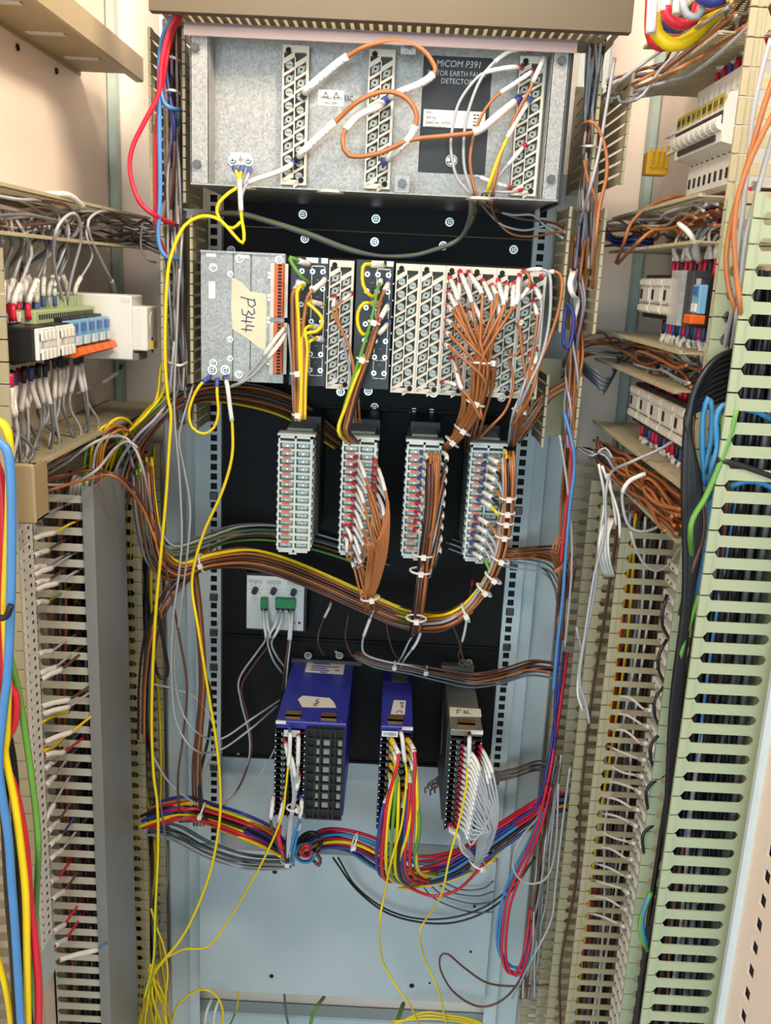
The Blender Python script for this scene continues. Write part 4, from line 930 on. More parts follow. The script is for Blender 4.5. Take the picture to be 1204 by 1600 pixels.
W('yg', '378 262 1.12; 374 280 1.095; 375 300; 377 338; 381 364 1.085; 379 380; 366 368; 345 345; 326 338; 308 340; 288 353; 272 385 1.08; 262 425; 258 500; 258 570; 262 620; 267 648; 264 700; 259 780; 250 880; 243 960; 238 1060; 237 1140; 240 1210; 246 1260; 247 1330; 243 1420; 240 1500; 226 1560', .0021, 'long yellow earth wire hanging from the detector down past the beige ducts', lug='blue', lugl=.014, sl=(.030, .064))
W('gr', '390 264 1.12; 386 278 1.1; 379 292', .0019, 'short grey wire on the third earth lug of the detector', lug='blue', lugl=.014)
for i, p in enumerate(('827 79 1.12; 812 76 1.10; 793 81; 766 103; 746 133; 729 183; 724 226; 726 266; 737 300; 738 312 1.13', '815 105 1.12; 800 105 1.10; 779 108; 749 118; 719 156; 708 193; 704 232; 713 276; 734 303; 736 315 1.13')):
    W('gr', p, .0018, 'grey wire bowing left from the third terminal strip, ' + ('upper of two' if i == 0 else 'lower of two'), sl=(.010, .055), lug='red')
W('br', '834 109 1.12; 822 118 1.10; 800 133; 774 151; 753 179; 739 216; 734 252; 739 286; 744 304; 750 320 1.14', .0018, 'brown wire dropping over the name plate to the grommet', sl=(.010, .058), lug='red')
W('br', '850 86 1.12; 846 98 1.10; 836 120; 826 143; 809 173; 793 213; 779 253; 770 297; 766 318 1.14', .0018, 'brown wire from the top corner of the third terminal strip', sl=(.004, .046))
W('yg', '828 155 1.12; 818 170 1.105; 796 208 1.10; 786 230; 775 256; 763 292; 757 315 1.13', .0021, 'green and yellow wire from the third terminal strip to the grommet', sl=(.012, .058), lug='blue', lugl=.013)
W('gr', '820 226 1.12; 810 238 1.105; 793 258; 779 276; 772 300; 768 318 1.14', .0017, 'grey wire with a short sleeve low on the third terminal strip', sl=(.010, .038), lug='red')
W('gr', '798 293 1.12; 785 290 1.105; 762 282; 745 275; 738 279; 740 300; 742 318 1.14', .0017, 'grey wire with printed sleeve lying along the bottom of the detector', sl=(.010, .046), lug='red')
W('gr', '814 297 1.12; 800 300 1.105; 780 300; 758 299; 750 310 1.13', .0015, 'thin grey wire with a red lug at the bottom corner of the detector', lug='red')
# out of the grommet
for i, (c, d) in enumerate((('gr', 0), ('gr', 6), ('yg', 3), ('dg', 9))):
    W(c, '%d 312 1.13; %d 340 1.2; 716 %d 1.28; 670 %d; 636 %d; 590 %d; 540 %d; 480 %d; 420 %d; 370 %d; 305 %d 1.2' % (734+i*3, 732+i*3, 372+d*.6, 391+d*.5, 398+d*.5, 398+d*.4, 385+d*.8, 362+d*.8, 343+d*.7, 331+d*.7, 334+d*.6), .0016, CNAME[c] + ' wire drooping across the black panel under the detector', group='wires drooping under the detector')
for i, (c, p) in enumerate((('gr', '752 314 1.13; 772 328 1.2; 800 336; 832 336; 850 352; 880 373 1.17'), ('gr', '748 314 1.13; 765 335 1.2; 785 352; 820 360; 858 352; 884 364 1.17'), ('br', '764 314 1.13; 776 345 1.2; 800 366; 835 369; 878 360 1.17'), ('db', '770 314 1.13; 778 330 1.2; 812 342; 850 346; 880 352 1.17'))):
    W(c, p, .0016, CNAME[c] + ' wire from the detector grommet into the neighbouring duct', group='wires from the detector grommet to the duct')

# ================================================================== WIRES IN THE UPRIGHT DUCTS
def upright(n, cols, x0, x1, top, bot, Y, r, label, group, jit=3.0, seed=1, mids=()):
    q = random.Random(seed)
    for i in range(n):
        f = (i+.5)/n; xa = x0[0] + (x0[1]-x0[0])*f; xb = x1[0] + (x1[1]-x1[0])*q.random(); m = 5; pts = []
        for k in range(m+1):
            t = k/m; pts.append(P(xa*(1-t)+xb*t + q.uniform(-jit, jit), top*(1-t)+bot*t, Y + q.uniform(-.012, .03)))
        wire(cols[i % len(cols)], pts, r, label, group, vis=.45)
upright(16, ['gr', 'pk', 'gr', 'lv'], (256, 290), (252, 286), 18, 345, 1.185, .0018, 'grey wire packed in the duct beside the detector', 'grey wires in the duct beside the detector', seed=3)
upright(12, ['pk', 'gr', 'db', 'pk'], (254, 286), (250, 284), 30, 350, 1.15, .0019, 'grey or brown wire at the mouth of the duct beside the detector', 'wires at the mouth of the duct beside the detector', seed=51)
upright(12, ['dg', 'gr', 'pk'], (260, 290), (266, 292), 330, 610, 1.165, .0018, 'grey wire at the mouth of the duct beside the taped panel', 'wires at the mouth of the duct beside the taped panel', seed=52)
upright(12, ['pk', 'gr', 'pk', 'db'], (918, 944), (900, 930), 60, 330, 1.15, .0019, 'pinkish wire at the mouth of the duct by the bolted flange', 'wires at the mouth of the duct by the bolted flange', seed=53)
upright(5, ['nb', 'bl'], (262, 284), (262, 280), 60, 260, 1.165, .0020, 'blue wire packed in the duct beside the detector', 'blue wires in the duct beside the detector', seed=4)
upright(12, ['gr', 'dg', 'gr', 'pk'], (258, 284), (262, 296), 320, 660, 1.20, .0018, 'grey wire packed in the duct beside the taped panel', 'grey wires in the duct beside the taped panel', seed=5)
W('rd', '278 18 1.10; 262 55; 252 100; 247 148; 226 190; 207 230; 203 268; 216 312; 240 335; 275 352 1.16', .0029, 'red wire swinging out of the duct over the beige wall')
W('rd', '286 14 1.11; 266 62; 257 110; 250 160 1.12; 244 210; 243 300; 245 360; 262 405 1.16', .0027, 'straight red wire at the edge of the duct')
W('bl', '274 18 1.11; 256 52; 249 95; 249 200; 250 300; 247 365; 252 392; 264 403; 281 404 1.17', .0027, 'light blue wire beside the straight red one in the duct')
W('bl', '250 138 1.11; 255 158; 265 168; 282 172 1.14', .0024, 'short blue wire branching across the grey ones')
W('nb', '256 70 1.13; 262 130; 272 200; 268 250 1.16', .0024, 'dark blue wire in front of the grey ones in the duct')
W('wh', '262 88 1.14; 272 90 1.12; 283 97 1.16', .0016, 'white strap across the upper duct wires', name='cable_strap', cat='cable tie')
W('wh', '256 143 1.14; 270 141 1.12; 285 149 1.16', .0016, 'white strap lower across the upper duct wires', name='cable_strap', cat='cable tie')
W('wh', '262 566 1.14; 280 571 1.12; 293 566 1.16', .0016, 'white strap across the wires beside the taped panel', name='cable_strap', cat='cable tie')
upright(18, ['pk', 'gr', 'pk', 'lv'], (916, 944), (896, 930), 45, 420, 1.185, .0019, 'pinkish grey wire packed in the duct beside the bolted flange', 'pinkish wires in the duct beside the bolted flange', seed=6)
upright(10, ['br', 'br', 'db', 'br'], (898, 926), (880, 896), 370, 690, 1.19, .0021, 'brown wire packed in the duct beside the last cream strips', 'brown wires beside the last cream strips', seed=7, jit=6)
upright(8, ['br', 'db', 'br'], (882, 900), (868, 880), 640, 1000, 1.20, .0021, 'brown wire running down beside the rack strut', 'brown wires beside the rack strut', seed=8)
upright(5, ['gr', 'lv'], (890, 915), (880, 900), 420, 700, 1.18, .0019, 'grey wire running down among the brown ones', 'grey wires among the brown ones', seed=9, jit=8)
W('br', '912 195 1.13; 922 190 1.10; 934 200; 946 235; 947 275; 936 325; 930 380; 925 450 1.16', .0022, 'brown wire bowing out of the upper duct of pinkish wires')
W('br', '912 250 1.13; 918 280; 930 310; 932 350 1.14', .0020, 'brown wire slanting across the duct of pinkish wires')
W('gr', '960 90 1.1; 945 180; 935 240; 920 300; 905 350 1.16', .0019, 'grey wire slanting down across the duct of pinkish wires')
W('nb', '885 480 1.15; 881 500; 880 535; 886 544 1.14; 893 530; 896 495; 890 478; 884 474', .0024, 'dark blue loop of wire hanging in the duct beside the cream strips')
for i in range(3): W('wh', '%d 425 1.15; %d 445 1.13; %d 462; %d 470 1.15; %d 500' % (892+i*3, 888+i*2, 893+i*2, 902+i, 896+i), .0018, 'white wire curling over the blue loop', group='white wires curling over the blue loop')
W('wh', '908 230 1.14; 922 228 1.12; 938 232 1.16', .0016, 'white strap round the pinkish wires', name='cable_strap', cat='cable tie')
W('bl', '880 642 1.16; 893 690 1.14; 897 730; 890 790; 884 860; 878 940; 870 1010; 864 1080', .0024, 'blue wire running down past the narrow duct')
W('rd', '884 650 1.17; 890 690 1.15; 893 740; 884 800; 876 880', .0022, 'red wire behind the blue one, by the narrow duct')
W('gr', '874 680 1.15; 886 760; 893 850; 890 930; 882 1010', .0017, 'grey wire running down past the rack strut')
W('nb', '884 880 1.2; 876 990; 868 1080; 866 1170', .0022, 'dark blue wire low beside the narrow duct')

# ================================================================== WIRES ON THE PROTECTION RELAY
Yw = 1.095
dv = [('br', '462 436 1.122; 466 444 1.11; 457 460 1.10; 457 490; 459 560; 461 640; 460 655', (.008, .024), 'blue'), ('br', '466 437 1.122; 470 446 1.11; 464 470 1.10; 464 540; 466 600; 464 655', (.008, .020), 'blue'),
      ('ye', '474 440 1.122; 473 446 1.105; 464 455 1.09; 466 500; 468 560; 470 610; 467 658', (.006, .016), None), ('br', '507 432 1.122; 505 440 1.11; 484 458 1.09; 478 476; 473 520; 475 580; 474 655', (.008, .036), 'blue'),
      ('yg', '506 477 1.122; 492 473 1.105; 478 471 1.09; 490 482; 502 495; 503 508; 494 518; 478 521; 472 530; 471 600; 470 655', (.006, .026), None), ('gn', '486 413 1.122; 470 409 1.10; 453 402 1.09; 456 412; 470 432; 484 443 1.11', (.006, .028), None),
      ('yg', '506 533 1.122; 496 529 1.105; 487 531 1.095; 477 543; 473 575; 475 620; 472 655', (.005, .020), 'blue'), ('yg', '500 512 1.122; 490 510 1.105; 476 514 1.09; 480 545 ; 477 600; 476 655', (.005, .02), None),
      ('gr', '450 507 1.12; 452 530 1.11; 456 580; 459 640; 462 658', None, None)]
for i, (c, p, s_, l_) in enumerate(dv):
    W(c, p, .0023 if c != 'gr' else .0016, ['outer brown wire of the tied group on the left black module', 'second brown wire of the tied group on the left black module', 'yellow wire of the tied group on the left black module', 'brown wire from the outlined screws of the left black module', 'green and yellow wire bowed on the left black module', 'green wire bent over the top of the left black module', 'lowest green and yellow wire on the left black module', 'green and yellow wire under the bowed one, left black module', 'thin grey wire beside the orange connectors'][i], sl=s_, lug=l_, rsl=1.5)
tie_at('466 583 1.098', '468 610', .0115, 'cable tie round the yellow and brown group below the left black module')
tie_at('466 648 1.098', '466 662', .0085, 'cable tie at the loose end of the yellow and brown group')
fv = [('yg', '601 416 1.122; 590 415 1.105; 570 413 1.09; 566 425; 567 445; 576 460; 585 463 1.105; 592 444 1.12', (.006, .030), None), ('gn', '595 436 1.122; 592 446 1.10; 588 458 1.09; 580 500; 563 555; 547 605; 533 655; 531 672; 544 690 1.14', (.005, .018), None),
      ('br', '607 441 1.122; 602 452 1.10; 594 468; 588 500; 571 556; 553 607; 540 656; 538 676; 552 692 1.15', (.008, .026), 'blue'), ('br', '607 473 1.122; 600 487 1.10; 590 508 1.095; 574 560; 556 610; 544 656; 541 676; 556 692 1.15', (.010, .034), 'blue'),
      ('bk', '607 503 1.122; 598 515 1.10; 586 528 1.10; 577 562; 560 612; 548 656; 546 676; 560 692 1.15', (.010, .032), 'blue'), ('yg', '596 474 1.12; 580 474 1.10; 568 474 1.092; 559 488; 559 508; 566 522; 576 522 1.10', (.005, .022), None), ('ye', '570 556 1.10; 552 600 1.085; 538 640; 529 665; 531 680; 546 694 1.15', None, None)]
for i, (c, p, s_, l_) in enumerate(fv):
    W(c, p, .0022, ['green wire looped over the top of the right black module', 'bright green wire in the slanting tied group', 'front brown wire of the slanting tied group', 'rear brown wire of the slanting tied group', 'black wire of the slanting tied group', 'yellow wire bowed on the right black module', 'yellow wire at the foot of the slanting tied group'][i], sl=s_, lug=l_, rsl=1.5)
tie_at('566 562 1.094', '556 592', .0085, 'lower cable tie on the slanting group'); tie_at('584 504 1.094', '578 525', .0085, 'upper cable tie on the slanting group')
W('br', '523 463 1.122; 521 474 1.105; 520 490 1.10; 530 510; 545 540; 551 575; 554 620; 556 660 1.14', .0016, 'thin brown wire on the single cream strip, lower lug', sl=(.008, .024), lug='red')
W('br', '550 458 1.122; 540 466 1.10; 526 478; 528 500; 540 530; 550 560; 558 610; 562 660 1.14', .0016, 'thin brown wire on the single cream strip, upper lug', sl=(.006, .028), lug='red')
W('gr', '545 525 1.122; 540 528 1.11; 536 535; 545 570; 549 610; 552 660 1.14', .0016, 'thin grey wire on the single cream strip', sl=(.004, .014))
W('gr', '445 512 1.12; 430 530 1.10; 408 560; 390 582; 374 598; 362 603 1.12', .0019, 'upper grey wire with white sleeve from the lower orange connector', sl=(.001, .050))
W('gr', '447 520 1.12; 434 540 1.10; 410 570; 392 588; 372 600; 358 605 1.12', .0019, 'lower grey wire with white sleeve from the lower orange connector', sl=(.001, .046))
W('yg', '327 590 1.13; 314 600 1.12; 302 620; 295 645; 300 668; 318 678; 334 668; 341 645; 339 615; 339 592 1.13', .0020, 'yellow earth wire in a hanging loop below the taped panel', lug='blue', lug2='blue', lugl=.012)
W('yg', '351 590 1.13; 355 603 1.11; 359 635; 363 668; 362 715; 347 768; 320 828; 304 880; 300 922; 310 985 1.09; 325 1080; 338 1160; 344 1230; 342 1290; 326 1370; 290 1455; 245 1515; 226 1558 1.12', .0020, 'long yellow earth wire from the taped panel down to the lower duct', lug='blue', sl=(.012, .066), lugl=.012)
# fan of orange-brown wires
fan = [(702, 434, 717, 472), (700, 456, 714, 486), (699, 477, 712, 494), (697, 500, 712, 513), (696, 519, 708, 530), (694, 538, 707, 548), (718, 424, 736, 470), (731, 425, 753, 462), (754, 438, 768, 474), (734, 464, 753, 506), (731, 485, 745, 510), (770, 448, 780, 494), (778, 438, 786, 480),
       (792, 444, 788, 478), (811, 430, 806, 476), (803, 442, 799, 484), (717, 440, 716, 480), (768, 446, 777, 470), (715, 506, 720, 524), (706, 562, 720, 606)]
for i, (x0, y0, x1, y1) in enumerate(fan):
    f = i/len(fan); a = i*2.4; q = math.sqrt((i+.5)/len(fan)); ox, oy = math.cos(a)*q*11, math.sin(a)*q*.010
    yb_ = max(560, y1+40); pts = [P(x0, y0, 1.123), P((x0+x1)/2, (y0+y1)/2-2, 1.098), P(x1, y1, 1.085+oy*.3), P((x1*.5+(752+ox)*.5), (y1+yb_)/2, 1.075+oy)]
    pts += [P(752+ox*1.2, yb_+8, 1.08+oy), P(745+ox, 625, 1.10+oy), P(730+ox, 660, 1.13+oy), P(708+ox*.8, 690, 1.16+oy), P(692+ox*.7, 703, 1.20+oy)]
    wire('br', pts, .0019, 'orange-brown wire fanned over the cream strips, lug %s from the left' % ORD[sorted(range(len(fan)), key=lambda k: fan[k][0]+fan[k][1]*.01).index(i)], 'fan of orange-brown wires on the cream strips', sl=(.008, .010+.0009*math.hypot(x1-x0, y1-y0)), lug='red', rsl=1.55)
fan2 = [(690, 597, 720, 608), (703, 560, 716, 590), (700, 540, 712, 560), (833, 470, 838, 510), (826, 556, 829, 590), (838, 548, 832, 580), (815, 500, 812, 516)]
for i, (x0, y0, x1, y1) in enumerate(fan2):
    tx = 722 if x0 < 760 else 812
    wire('br', [P(x0, y0, 1.123), P((x0+x1)/2+2, (y0+y1)/2-3, 1.10), P(x1, y1, 1.095), P(tx+i*2, 630, 1.10), P(tx-8+i*2, 660, 1.14), P(tx-20+i*2, 695, 1.2)], .0017, 'orange-brown wire low on the cream strips, lug %s from the left' % ORD[sorted(range(len(fan2)), key=lambda k: fan2[k][0]).index(i)], 'orange-brown wires low on the cream strips', sl=(.008, .032), lug='red', rsl=1.5)
bundle(9, ['br', 'db', 'br'], '760 570 1.11; 756 610 1.12; 745 650 1.15; 738 680 1.2; 735 705 1.26', .0019, .012, 'brown wire in the darker part of the bundle under the cream strips', 'brown wires behind the tied bundle')
tie_at('752 566 1.085', '750 590', .017, 'cable tie high on the orange-brown bundle', head=(1, -.4, .2)); tie_at('742 630 1.105', '735 648', .014, 'cable tie midway on the orange-brown bundle')
tie_at('722 672 1.14', '712 686', .014, 'cable tie low on the orange-brown bundle'); tie_at('706 690 1.16', '697 700', .013, 'cable tie at the end of the orange-brown bundle')
W('gr', '818 424 1.122; 836 421 1.10; 853 423; 860 440 1.085; 858 500; 846 556; 826 602; 806 650 1.12; 800 690 1.2', .0019, 'outer grey wire arching off the last cream strip', sl=(.008, .032), lug='red')
W('br', '845 432 1.122; 860 425 1.10; 873 427; 878 446 1.085; 872 486; 858 530; 842 570; 828 620; 800 665 1.12', .0019, 'orange-brown wire arching out beyond the last cream strip', sl=(.008, .028), lug='red')
W('gr', '833 446 1.122; 842 462 1.10; 846 480; 840 520; 828 570; 810 630; 797 690 1.2', .0019, 'inner grey wire arching off the last cream strip', sl=(.008, .030), lug='red')
bundle(5, ['gr', 'gr', 'br'], '838 560 1.11; 822 610; 808 645; 801 690 1.18', .0018, .006, 'wire in the tied grey group below the last cream strip', 'tied grey group below the last cream strip')
tie_at('810 641 1.115', '805 660', .0095, 'cable tie round the grey group below the last cream strip', head=(1, -.5, 0))
W('br', '815 424 1.122; 824 428 1.10; 828 440; 822 455; 808 472 1.10', .0017, 'brown wire in a small curl at the top of the cream strips', sl2=(.002, .02))
W('br', '790 545 1.12; 800 556 1.10; 812 548; 816 525; 806 505 1.11', .0016, 'thin brown wire in a curl over the cream strips')
W('br', '795 560 1.11; 802 600; 790 640; 768 665; 742 690 1.2', .0017, 'brown wire slanting behind the orange-brown bundle')
bundle(6, ['br', 'db', 'br', 'gr'], '800 690 1.2; 830 650; 850 620; 880 600; 900 590 1.2', .0017, .010, 'brown wire leaving toward the duct below the cream strips', 'wires leaving toward the duct below the cream strips')

# ================================================================== WIRES ON THE TEST BLOCKS
for i in range(11):                                                     # second block: fan
    y = 714 + i*13.2; x = 557 - i*.8; xe = x+14+(i % 3)*3; ye = y+34; f = i/11
    bx_ = 602 - 26*abs(f-.2) - (i % 4)*4
    wire('br', [P(x-2, y, 1.168), P(x+5, y+9, 1.15), P(xe, ye, 1.13), P(max(xe+6, bx_-8), min(ye+50, 850), 1.115), P(bx_, 850+i*2, 1.12), P(586-i*1.4, 900, 1.135), P(578-i*.6, 934, 1.15), P(580+i, 952, 1.2)], .0018, 'orange wire on the inner column of the second test block, %s from the top' % ORD[i], 'orange wires from the inner column of the second test block', sl=(.012, .046), lug='red', rsl=1.5)
for i in range(6):
    y = 718 + i*13.2; x = 586 - i*.5
    wire('br', [P(x-2, y, 1.168), P(x+4, y+12, 1.15), P(599+(i % 3)*3, y+40, 1.12), P(607-i*3, 800+i*8, 1.105), P(604-i*3, 860, 1.11), P(592-i*2, 908, 1.13), P(582-i, 936, 1.15), P(588, 954, 1.2)], .0018, 'orange wire on the outer column of the second test block, %s from the top' % ORD[i], 'orange wires from the outer column of the second test block', sl=(.024, .064), lug='red', rsl=1.5)
for i, (x, y) in enumerate(((538, 822), (536, 838))):
    W('br', '%d %d 1.168; %d %d 1.15; %d %d; %d %d; 555 %d 1.165' % (x, y, x+6, y+8, x+11-i*6, y+22, x+8, y+38, y+25), .0017, 'wire curled at the outer edge of the second test block, ' + ('upper' if i == 0 else 'lower'), sl=(.008, .034), lug='red')
bundle(6, ['br'], '556 872 1.168; 562 890 1.15; 568 915; 574 936; 580 952 1.2', .0017, .007, 'orange wire from the foot of the second test block', 'orange wires from the foot of the second test block', sl=(.002, .014))
tie_at('578 934 1.145', '580 950', .015, 'cable tie gathering the orange fan below the second test block', head=(.2, -1, -.2))
sgrp = 'sleeved wires on the third test block'
for i in range(10):                                                     # third block: sleeves into a straight bundle
    y = 706 + i*13.4; xl_ = 664 - i*1.2
    wire(['br', 'gr', 'bk', 'br', 'gr'][i % 5], [P(xl_-6, y, 1.168), P(xl_+3, y+8, 1.15), P(668-i*1.0, y+24, 1.13), P(668-i*1.2+(i % 3), min(900, y+90), 1.125), P(656, 905, 1.15), P(650, 965, 1.18), P(645, 990, 1.2)], .0018, 'wire with sleeve on the inner column of the third test block, %s from the top' % ORD[i], sgrp, sl=(.010, .028), lug='blue' if i < 5 else 'red', rsl=1.6)
for i in range(9):
    y = 706 + i*18; xr_ = 694 - i*1.4
    wire(['bk', 'br', 'bk', 'gr'][i % 4], [P(xr_-4, y, 1.168), P(xr_+4, y+8, 1.14), P(xr_-2, y+30, 1.125), P(680-i*1.2, min(900, y+90), 1.12), P(665, 905, 1.145), P(656, 965, 1.17), P(650, 990, 1.2)], .0018, 'wire with sleeve on the outer column of the third test block, %s from the top' % ORD[i], sgrp + ', outer column', sl=(.004, .036), lug='blue', rsl=1.6)
bundle(9, ['br', 'br', 'db', 'br', 'bk'], '675 715 1.125; 675 745 1.115; 673 790; 668 830; 661 880 1.13; 655 930; 648 985 1.18', .0021, .008, 'brown wire in the straight tied bundle of the third test block', 'straight tied bundle of the third test block')
for k, (y, x, r_) in enumerate(((792, 672, .011), (830, 667, .014), (866, 661, .017), (892, 657, .017), (966, 650, .016))): tie_at('%d %d 1.128' % (x, y), '%d %d' % (x-2, y+20), r_, 'cable tie on the straight bundle of the third test block, %s from the top' % ['first', 'second', 'third', 'fourth', 'fifth'][k])
for i in range(12):                                                     # fourth block: sleeves on blue lugs
    y = 712 + i*13.6; xl_ = 764 - i*2.2
    if i == 6: continue
    wire(['br', 'bk', 'gr', 'br', 'bk', 'yg', 'gr', 'br', 'gr', 'gr', 'gr', 'gn'][i], [P(xl_-6, y, 1.168), P(xl_+3, y+5, 1.15), P(xl_+18, y+16, 1.13), P(786-max(0, i-4)*2.5, y+38, 1.12), P(784-i*1.5, min(880, y+80), 1.12), P(762, 905, 1.13), P(735, 948, 1.14), P(705, 968, 1.15), P(680, 970, 1.18)], .0021, 'wire with grey sleeve on the fourth test block, lug %s from the top' % ORD[i], 'sleeved wires on the fourth test block', sl=(.012, .036), lug='blue', rsl=1.6)
bundle(9, ['br', 'br', 'bk', 'db', 'gr', 'br', 'yg'], '792 712 1.135; 794 745 1.12; 792 790; 787 835; 776 878; 756 918 1.13; 728 952; 700 968; 665 972 1.18', .0022, .008, 'wire in the curving tied bundle of the fourth test block', 'curving tied bundle of the fourth test block')
for k, (x, y, x2, y2) in enumerate(((793, 778, 792, 800), (791, 801, 790, 820), (789, 817, 787, 840), (786, 838, 783, 860), (781, 874, 774, 890), (770, 903, 756, 922), (756, 922, 738, 942), (727, 958, 705, 968))): tie_at('%d %d 1.122' % (x, y), '%d %d' % (x2, y2), .0125 if k < 4 else .015, 'cable tie on the curving bundle, %s from the top' % ['first', 'second', 'third', 'fourth', 'fifth', 'sixth', 'seventh', 'eighth'][k])

# ================================================================== BUNDLES ACROSS THE RACK
bundle(22, ['db', 'db', 'db', 'yg', 'db', 'dg', 'db', 'db', 'db', 'ye', 'br'], '186 775 1.22; 198 715 1.21; 228 664 1.19; 265 630 1.19; 320 612 1.22; 390 616 1.28; 460 640 1.32; 530 690 1.345', .0019, .017, 'wire in the arched brown and yellow bundle below the taped panel', 'arched bundle below the taped panel', prof=[1.4, 1.3, 1.2, 1, .8, .9, .8, .6])
bundle(6, ['db', 'yg', 'gr', 'gn', 'ye', 'dg'], '172 770 1.2; 185 715 1.18; 215 670 1.16; 245 640; 262 612 1.18; 268 560 1.2', .0021, .016, 'bright wire arching up into the duct beside the taped panel', 'bright wires arching up into the duct')
bundle(20, ['db', 'yg', 'dg', 'db', 'gn', 'db', 'ye', 'db', 'br', 'db'], '222 730 1.2; 228 800 1.18; 243 868 1.17; 275 892 1.18; 320 878 1.2; 380 872 1.24; 440 886 1.26; 510 915 1.27; 570 942 1.26; 630 966 1.24; 690 972 1.2; 730 950 1.17', .0020, .013, 'wire in the long middle bundle crossing behind the test blocks', 'long middle bundle behind the test blocks', prof=[1.2, 1.2, 1.1, .9, .8, 1, 1, 1, 1, 1, .9, .7])
bundle(8, ['dg', 'gn', 'db', 'gr', 'yg', 'dg'], '226 760 1.2; 238 820 1.18; 262 862; 310 852 1.22; 370 832 1.28; 440 832 1.32; 520 852 1.345; 600 880 1.35', .0018, .012, 'wire in the thinner strand above the long middle bundle', 'thinner strand above the middle bundle')
bundle(7, ['bk', 'db', 'br', 'gr'], '330 868 1.22; 290 900 1.2; 262 930 1.18; 238 985; 228 1060 1.22; 226 1150', .0019, .012, 'dark wire turning down from the middle bundle behind the yellow ones', 'dark wires turning down from the middle bundle')
tie_at('316 880 1.195', '345 872', .016, 'cable tie on the middle bundle in front of the rail')
W('db', '240 812 1.14; 255 870; 268 930; 281 1000; 292 1072; 286 1150; 278 1215; 280 1280 1.22', .0018, 'single brown wire hanging in front of the pale strut')
for i in range(4): W(['db', 'db', 'br', 'db'][i], '%d 890 1.2; %d 960; %d 1060; %d 1140; %d 1200; %d 1290 1.24' % (298+i*3, 306+i*3, 312+i*3, 307+i*3, 301+i*4, 303+i*5), .0017, 'brown wire hanging down over the pale rail', group='brown wires hanging over the pale rail')
W('bk', '306 930 1.21; 318 1040; 330 1090; 326 1150; 312 1215; 316 1270; 340 1296 1.24', .0022, 'black wire hanging beside the brown ones over the rail')
W('bk', '246 955 1.16; 256 1010; 262 1045; 258 1060; 247 1055; 240 1030 1.2', .0024, 'black wire in a small hook by the beige duct')
W('gr', '280 420 1.12; 275 540; 272 640; 280 740; 284 840; 279 900; 270 970; 268 1060; 276 1130; 305 1172; 343 1172 1.2; 390 1140; 434 1102 1.28', .0015, 'long thin grey wire hanging behind the yellow ones, then rising to the blue relay')
W('gr', '302 600 1.16; 280 680 1.14; 287 730; 297 795; 292 870; 281 960; 272 1030; 280 1100; 305 1142; 343 1155 1.2; 395 1122; 437 1094 1.28', .0015, 'second long thin grey wire rising to the blue relay')
W('gr', '236 1068 1.2; 270 1076; 305 1090; 330 1125; 336 1160; 325 1195 1.22', .0013, 'thin grey wire looping by the lower duct')
W('gr', '238 1180 1.2; 262 1220; 290 1245; 315 1262 1.22', .0016, 'thin grey wire slanting into the coloured bundle')
W('gr', '340 1262 1.25; 380 1235; 410 1205; 432 1165 1.28', .0013, 'thin grey wire under the black panel by the wide relay')
# knob panel wires
kw = [('gr', '411 951 1.325; 412 975 1.315; 415 998; 402 1018; 374 1060; 376 1095; 389 1148; 388 1190; 372 1235; 340 1262 1.28', 'grey wire from the small green plug, bowing left'), ('db', '416 951 1.325; 418 978 1.315; 421 1004; 396 1040; 377 1075; 388 1125; 393 1165; 384 1205; 360 1248; 310 1280; 280 1284 1.28', 'brown wire from the small green plug, bowing left'),
      ('gr', '434 953 1.325; 430 975 1.31; 418 1000; 426 1030; 441 1052 1.33', 'grey wire crossing from the large green plug'), ('gr', '442 954 1.325; 436 980 1.31; 424 1004; 432 1025; 446 1044 1.33', 'second grey wire crossing from the large green plug'),
      ('db', '451 954 1.325; 452 980 1.315; 450 1006; 445 1040; 441 1080 1.34', 'brown wire hanging straight from the large green plug'), ('gr', '457 954 1.325; 455 980 1.315; 453 1006; 449 1040; 446 1080 1.34', 'grey wire hanging straight from the large green plug')]
for c, p, l in kw: W(c, p, .0016, l, sl=(.003, .046), rsl=1.5)
W('db', '517 938 1.33; 515 948 1.31; 505 968; 498 988; 497 1006; 506 1024 1.34', .0015, 'brown wire with red lug on the black panel right of the knobs', sl=(.009, .040), lug='red')
W('gr', '584 952 1.24; 573 980; 566 1003; 570 1022; 600 1033; 640 1040; 668 1047 1.28', .0017, 'grey wire with sleeve below the orange fan', sl=(.016, .044))
W('gr', '658 985 1.25; 650 1005; 632 1030; 625 1045 1.3', .0016, 'grey wire with sleeve below the straight bundle', sl=(.004, .032)); W('gr', '652 985 1.25; 640 1000; 628 1025; 618 1040 1.3', .0015, 'thin grey wire below the straight bundle')
W('db', '738 905 1.32; 734 930 1.31; 726 985; 716 1025; 722 1038 1.34', .0015, 'brown wire with red lug above the grey relay', sl=(.060, .100), lug='red')
for i in range(3): W('db', '%d 960 1.3; %d 1000; %d 1030; %d 1042 1.3' % (544+i*38+i*i*20, 540+i*48+i*i*20, 556+i*48+i*i*18, 590+i*46+i*i*15), .0015, 'thin dark brown wire dropping over the black panel', group='thin brown wires dropping over the black panel')
bundle(9, ['db', 'db', 'dg', 'db', 'br'], '556 1022 1.3; 590 1036 1.29; 640 1044; 690 1054; 740 1062; 785 1056 1.27; 830 1043 1.24; 868 1046 1.2', .0017, .009, 'dark brown wire in the bundle passing over the blue and grey relays', 'brown bundle passing over the relays', prof=[.5, .7, .8, 1, 1.2, 1.2, 1.2, 1.2])
tie_at('616 1040 1.29', '640 1044', .009, 'cable tie on the brown bundle over the narrow blue relay'); tie_at('665 1048 1.29', '690 1054', .009, 'cable tie on the brown bundle between the relays')
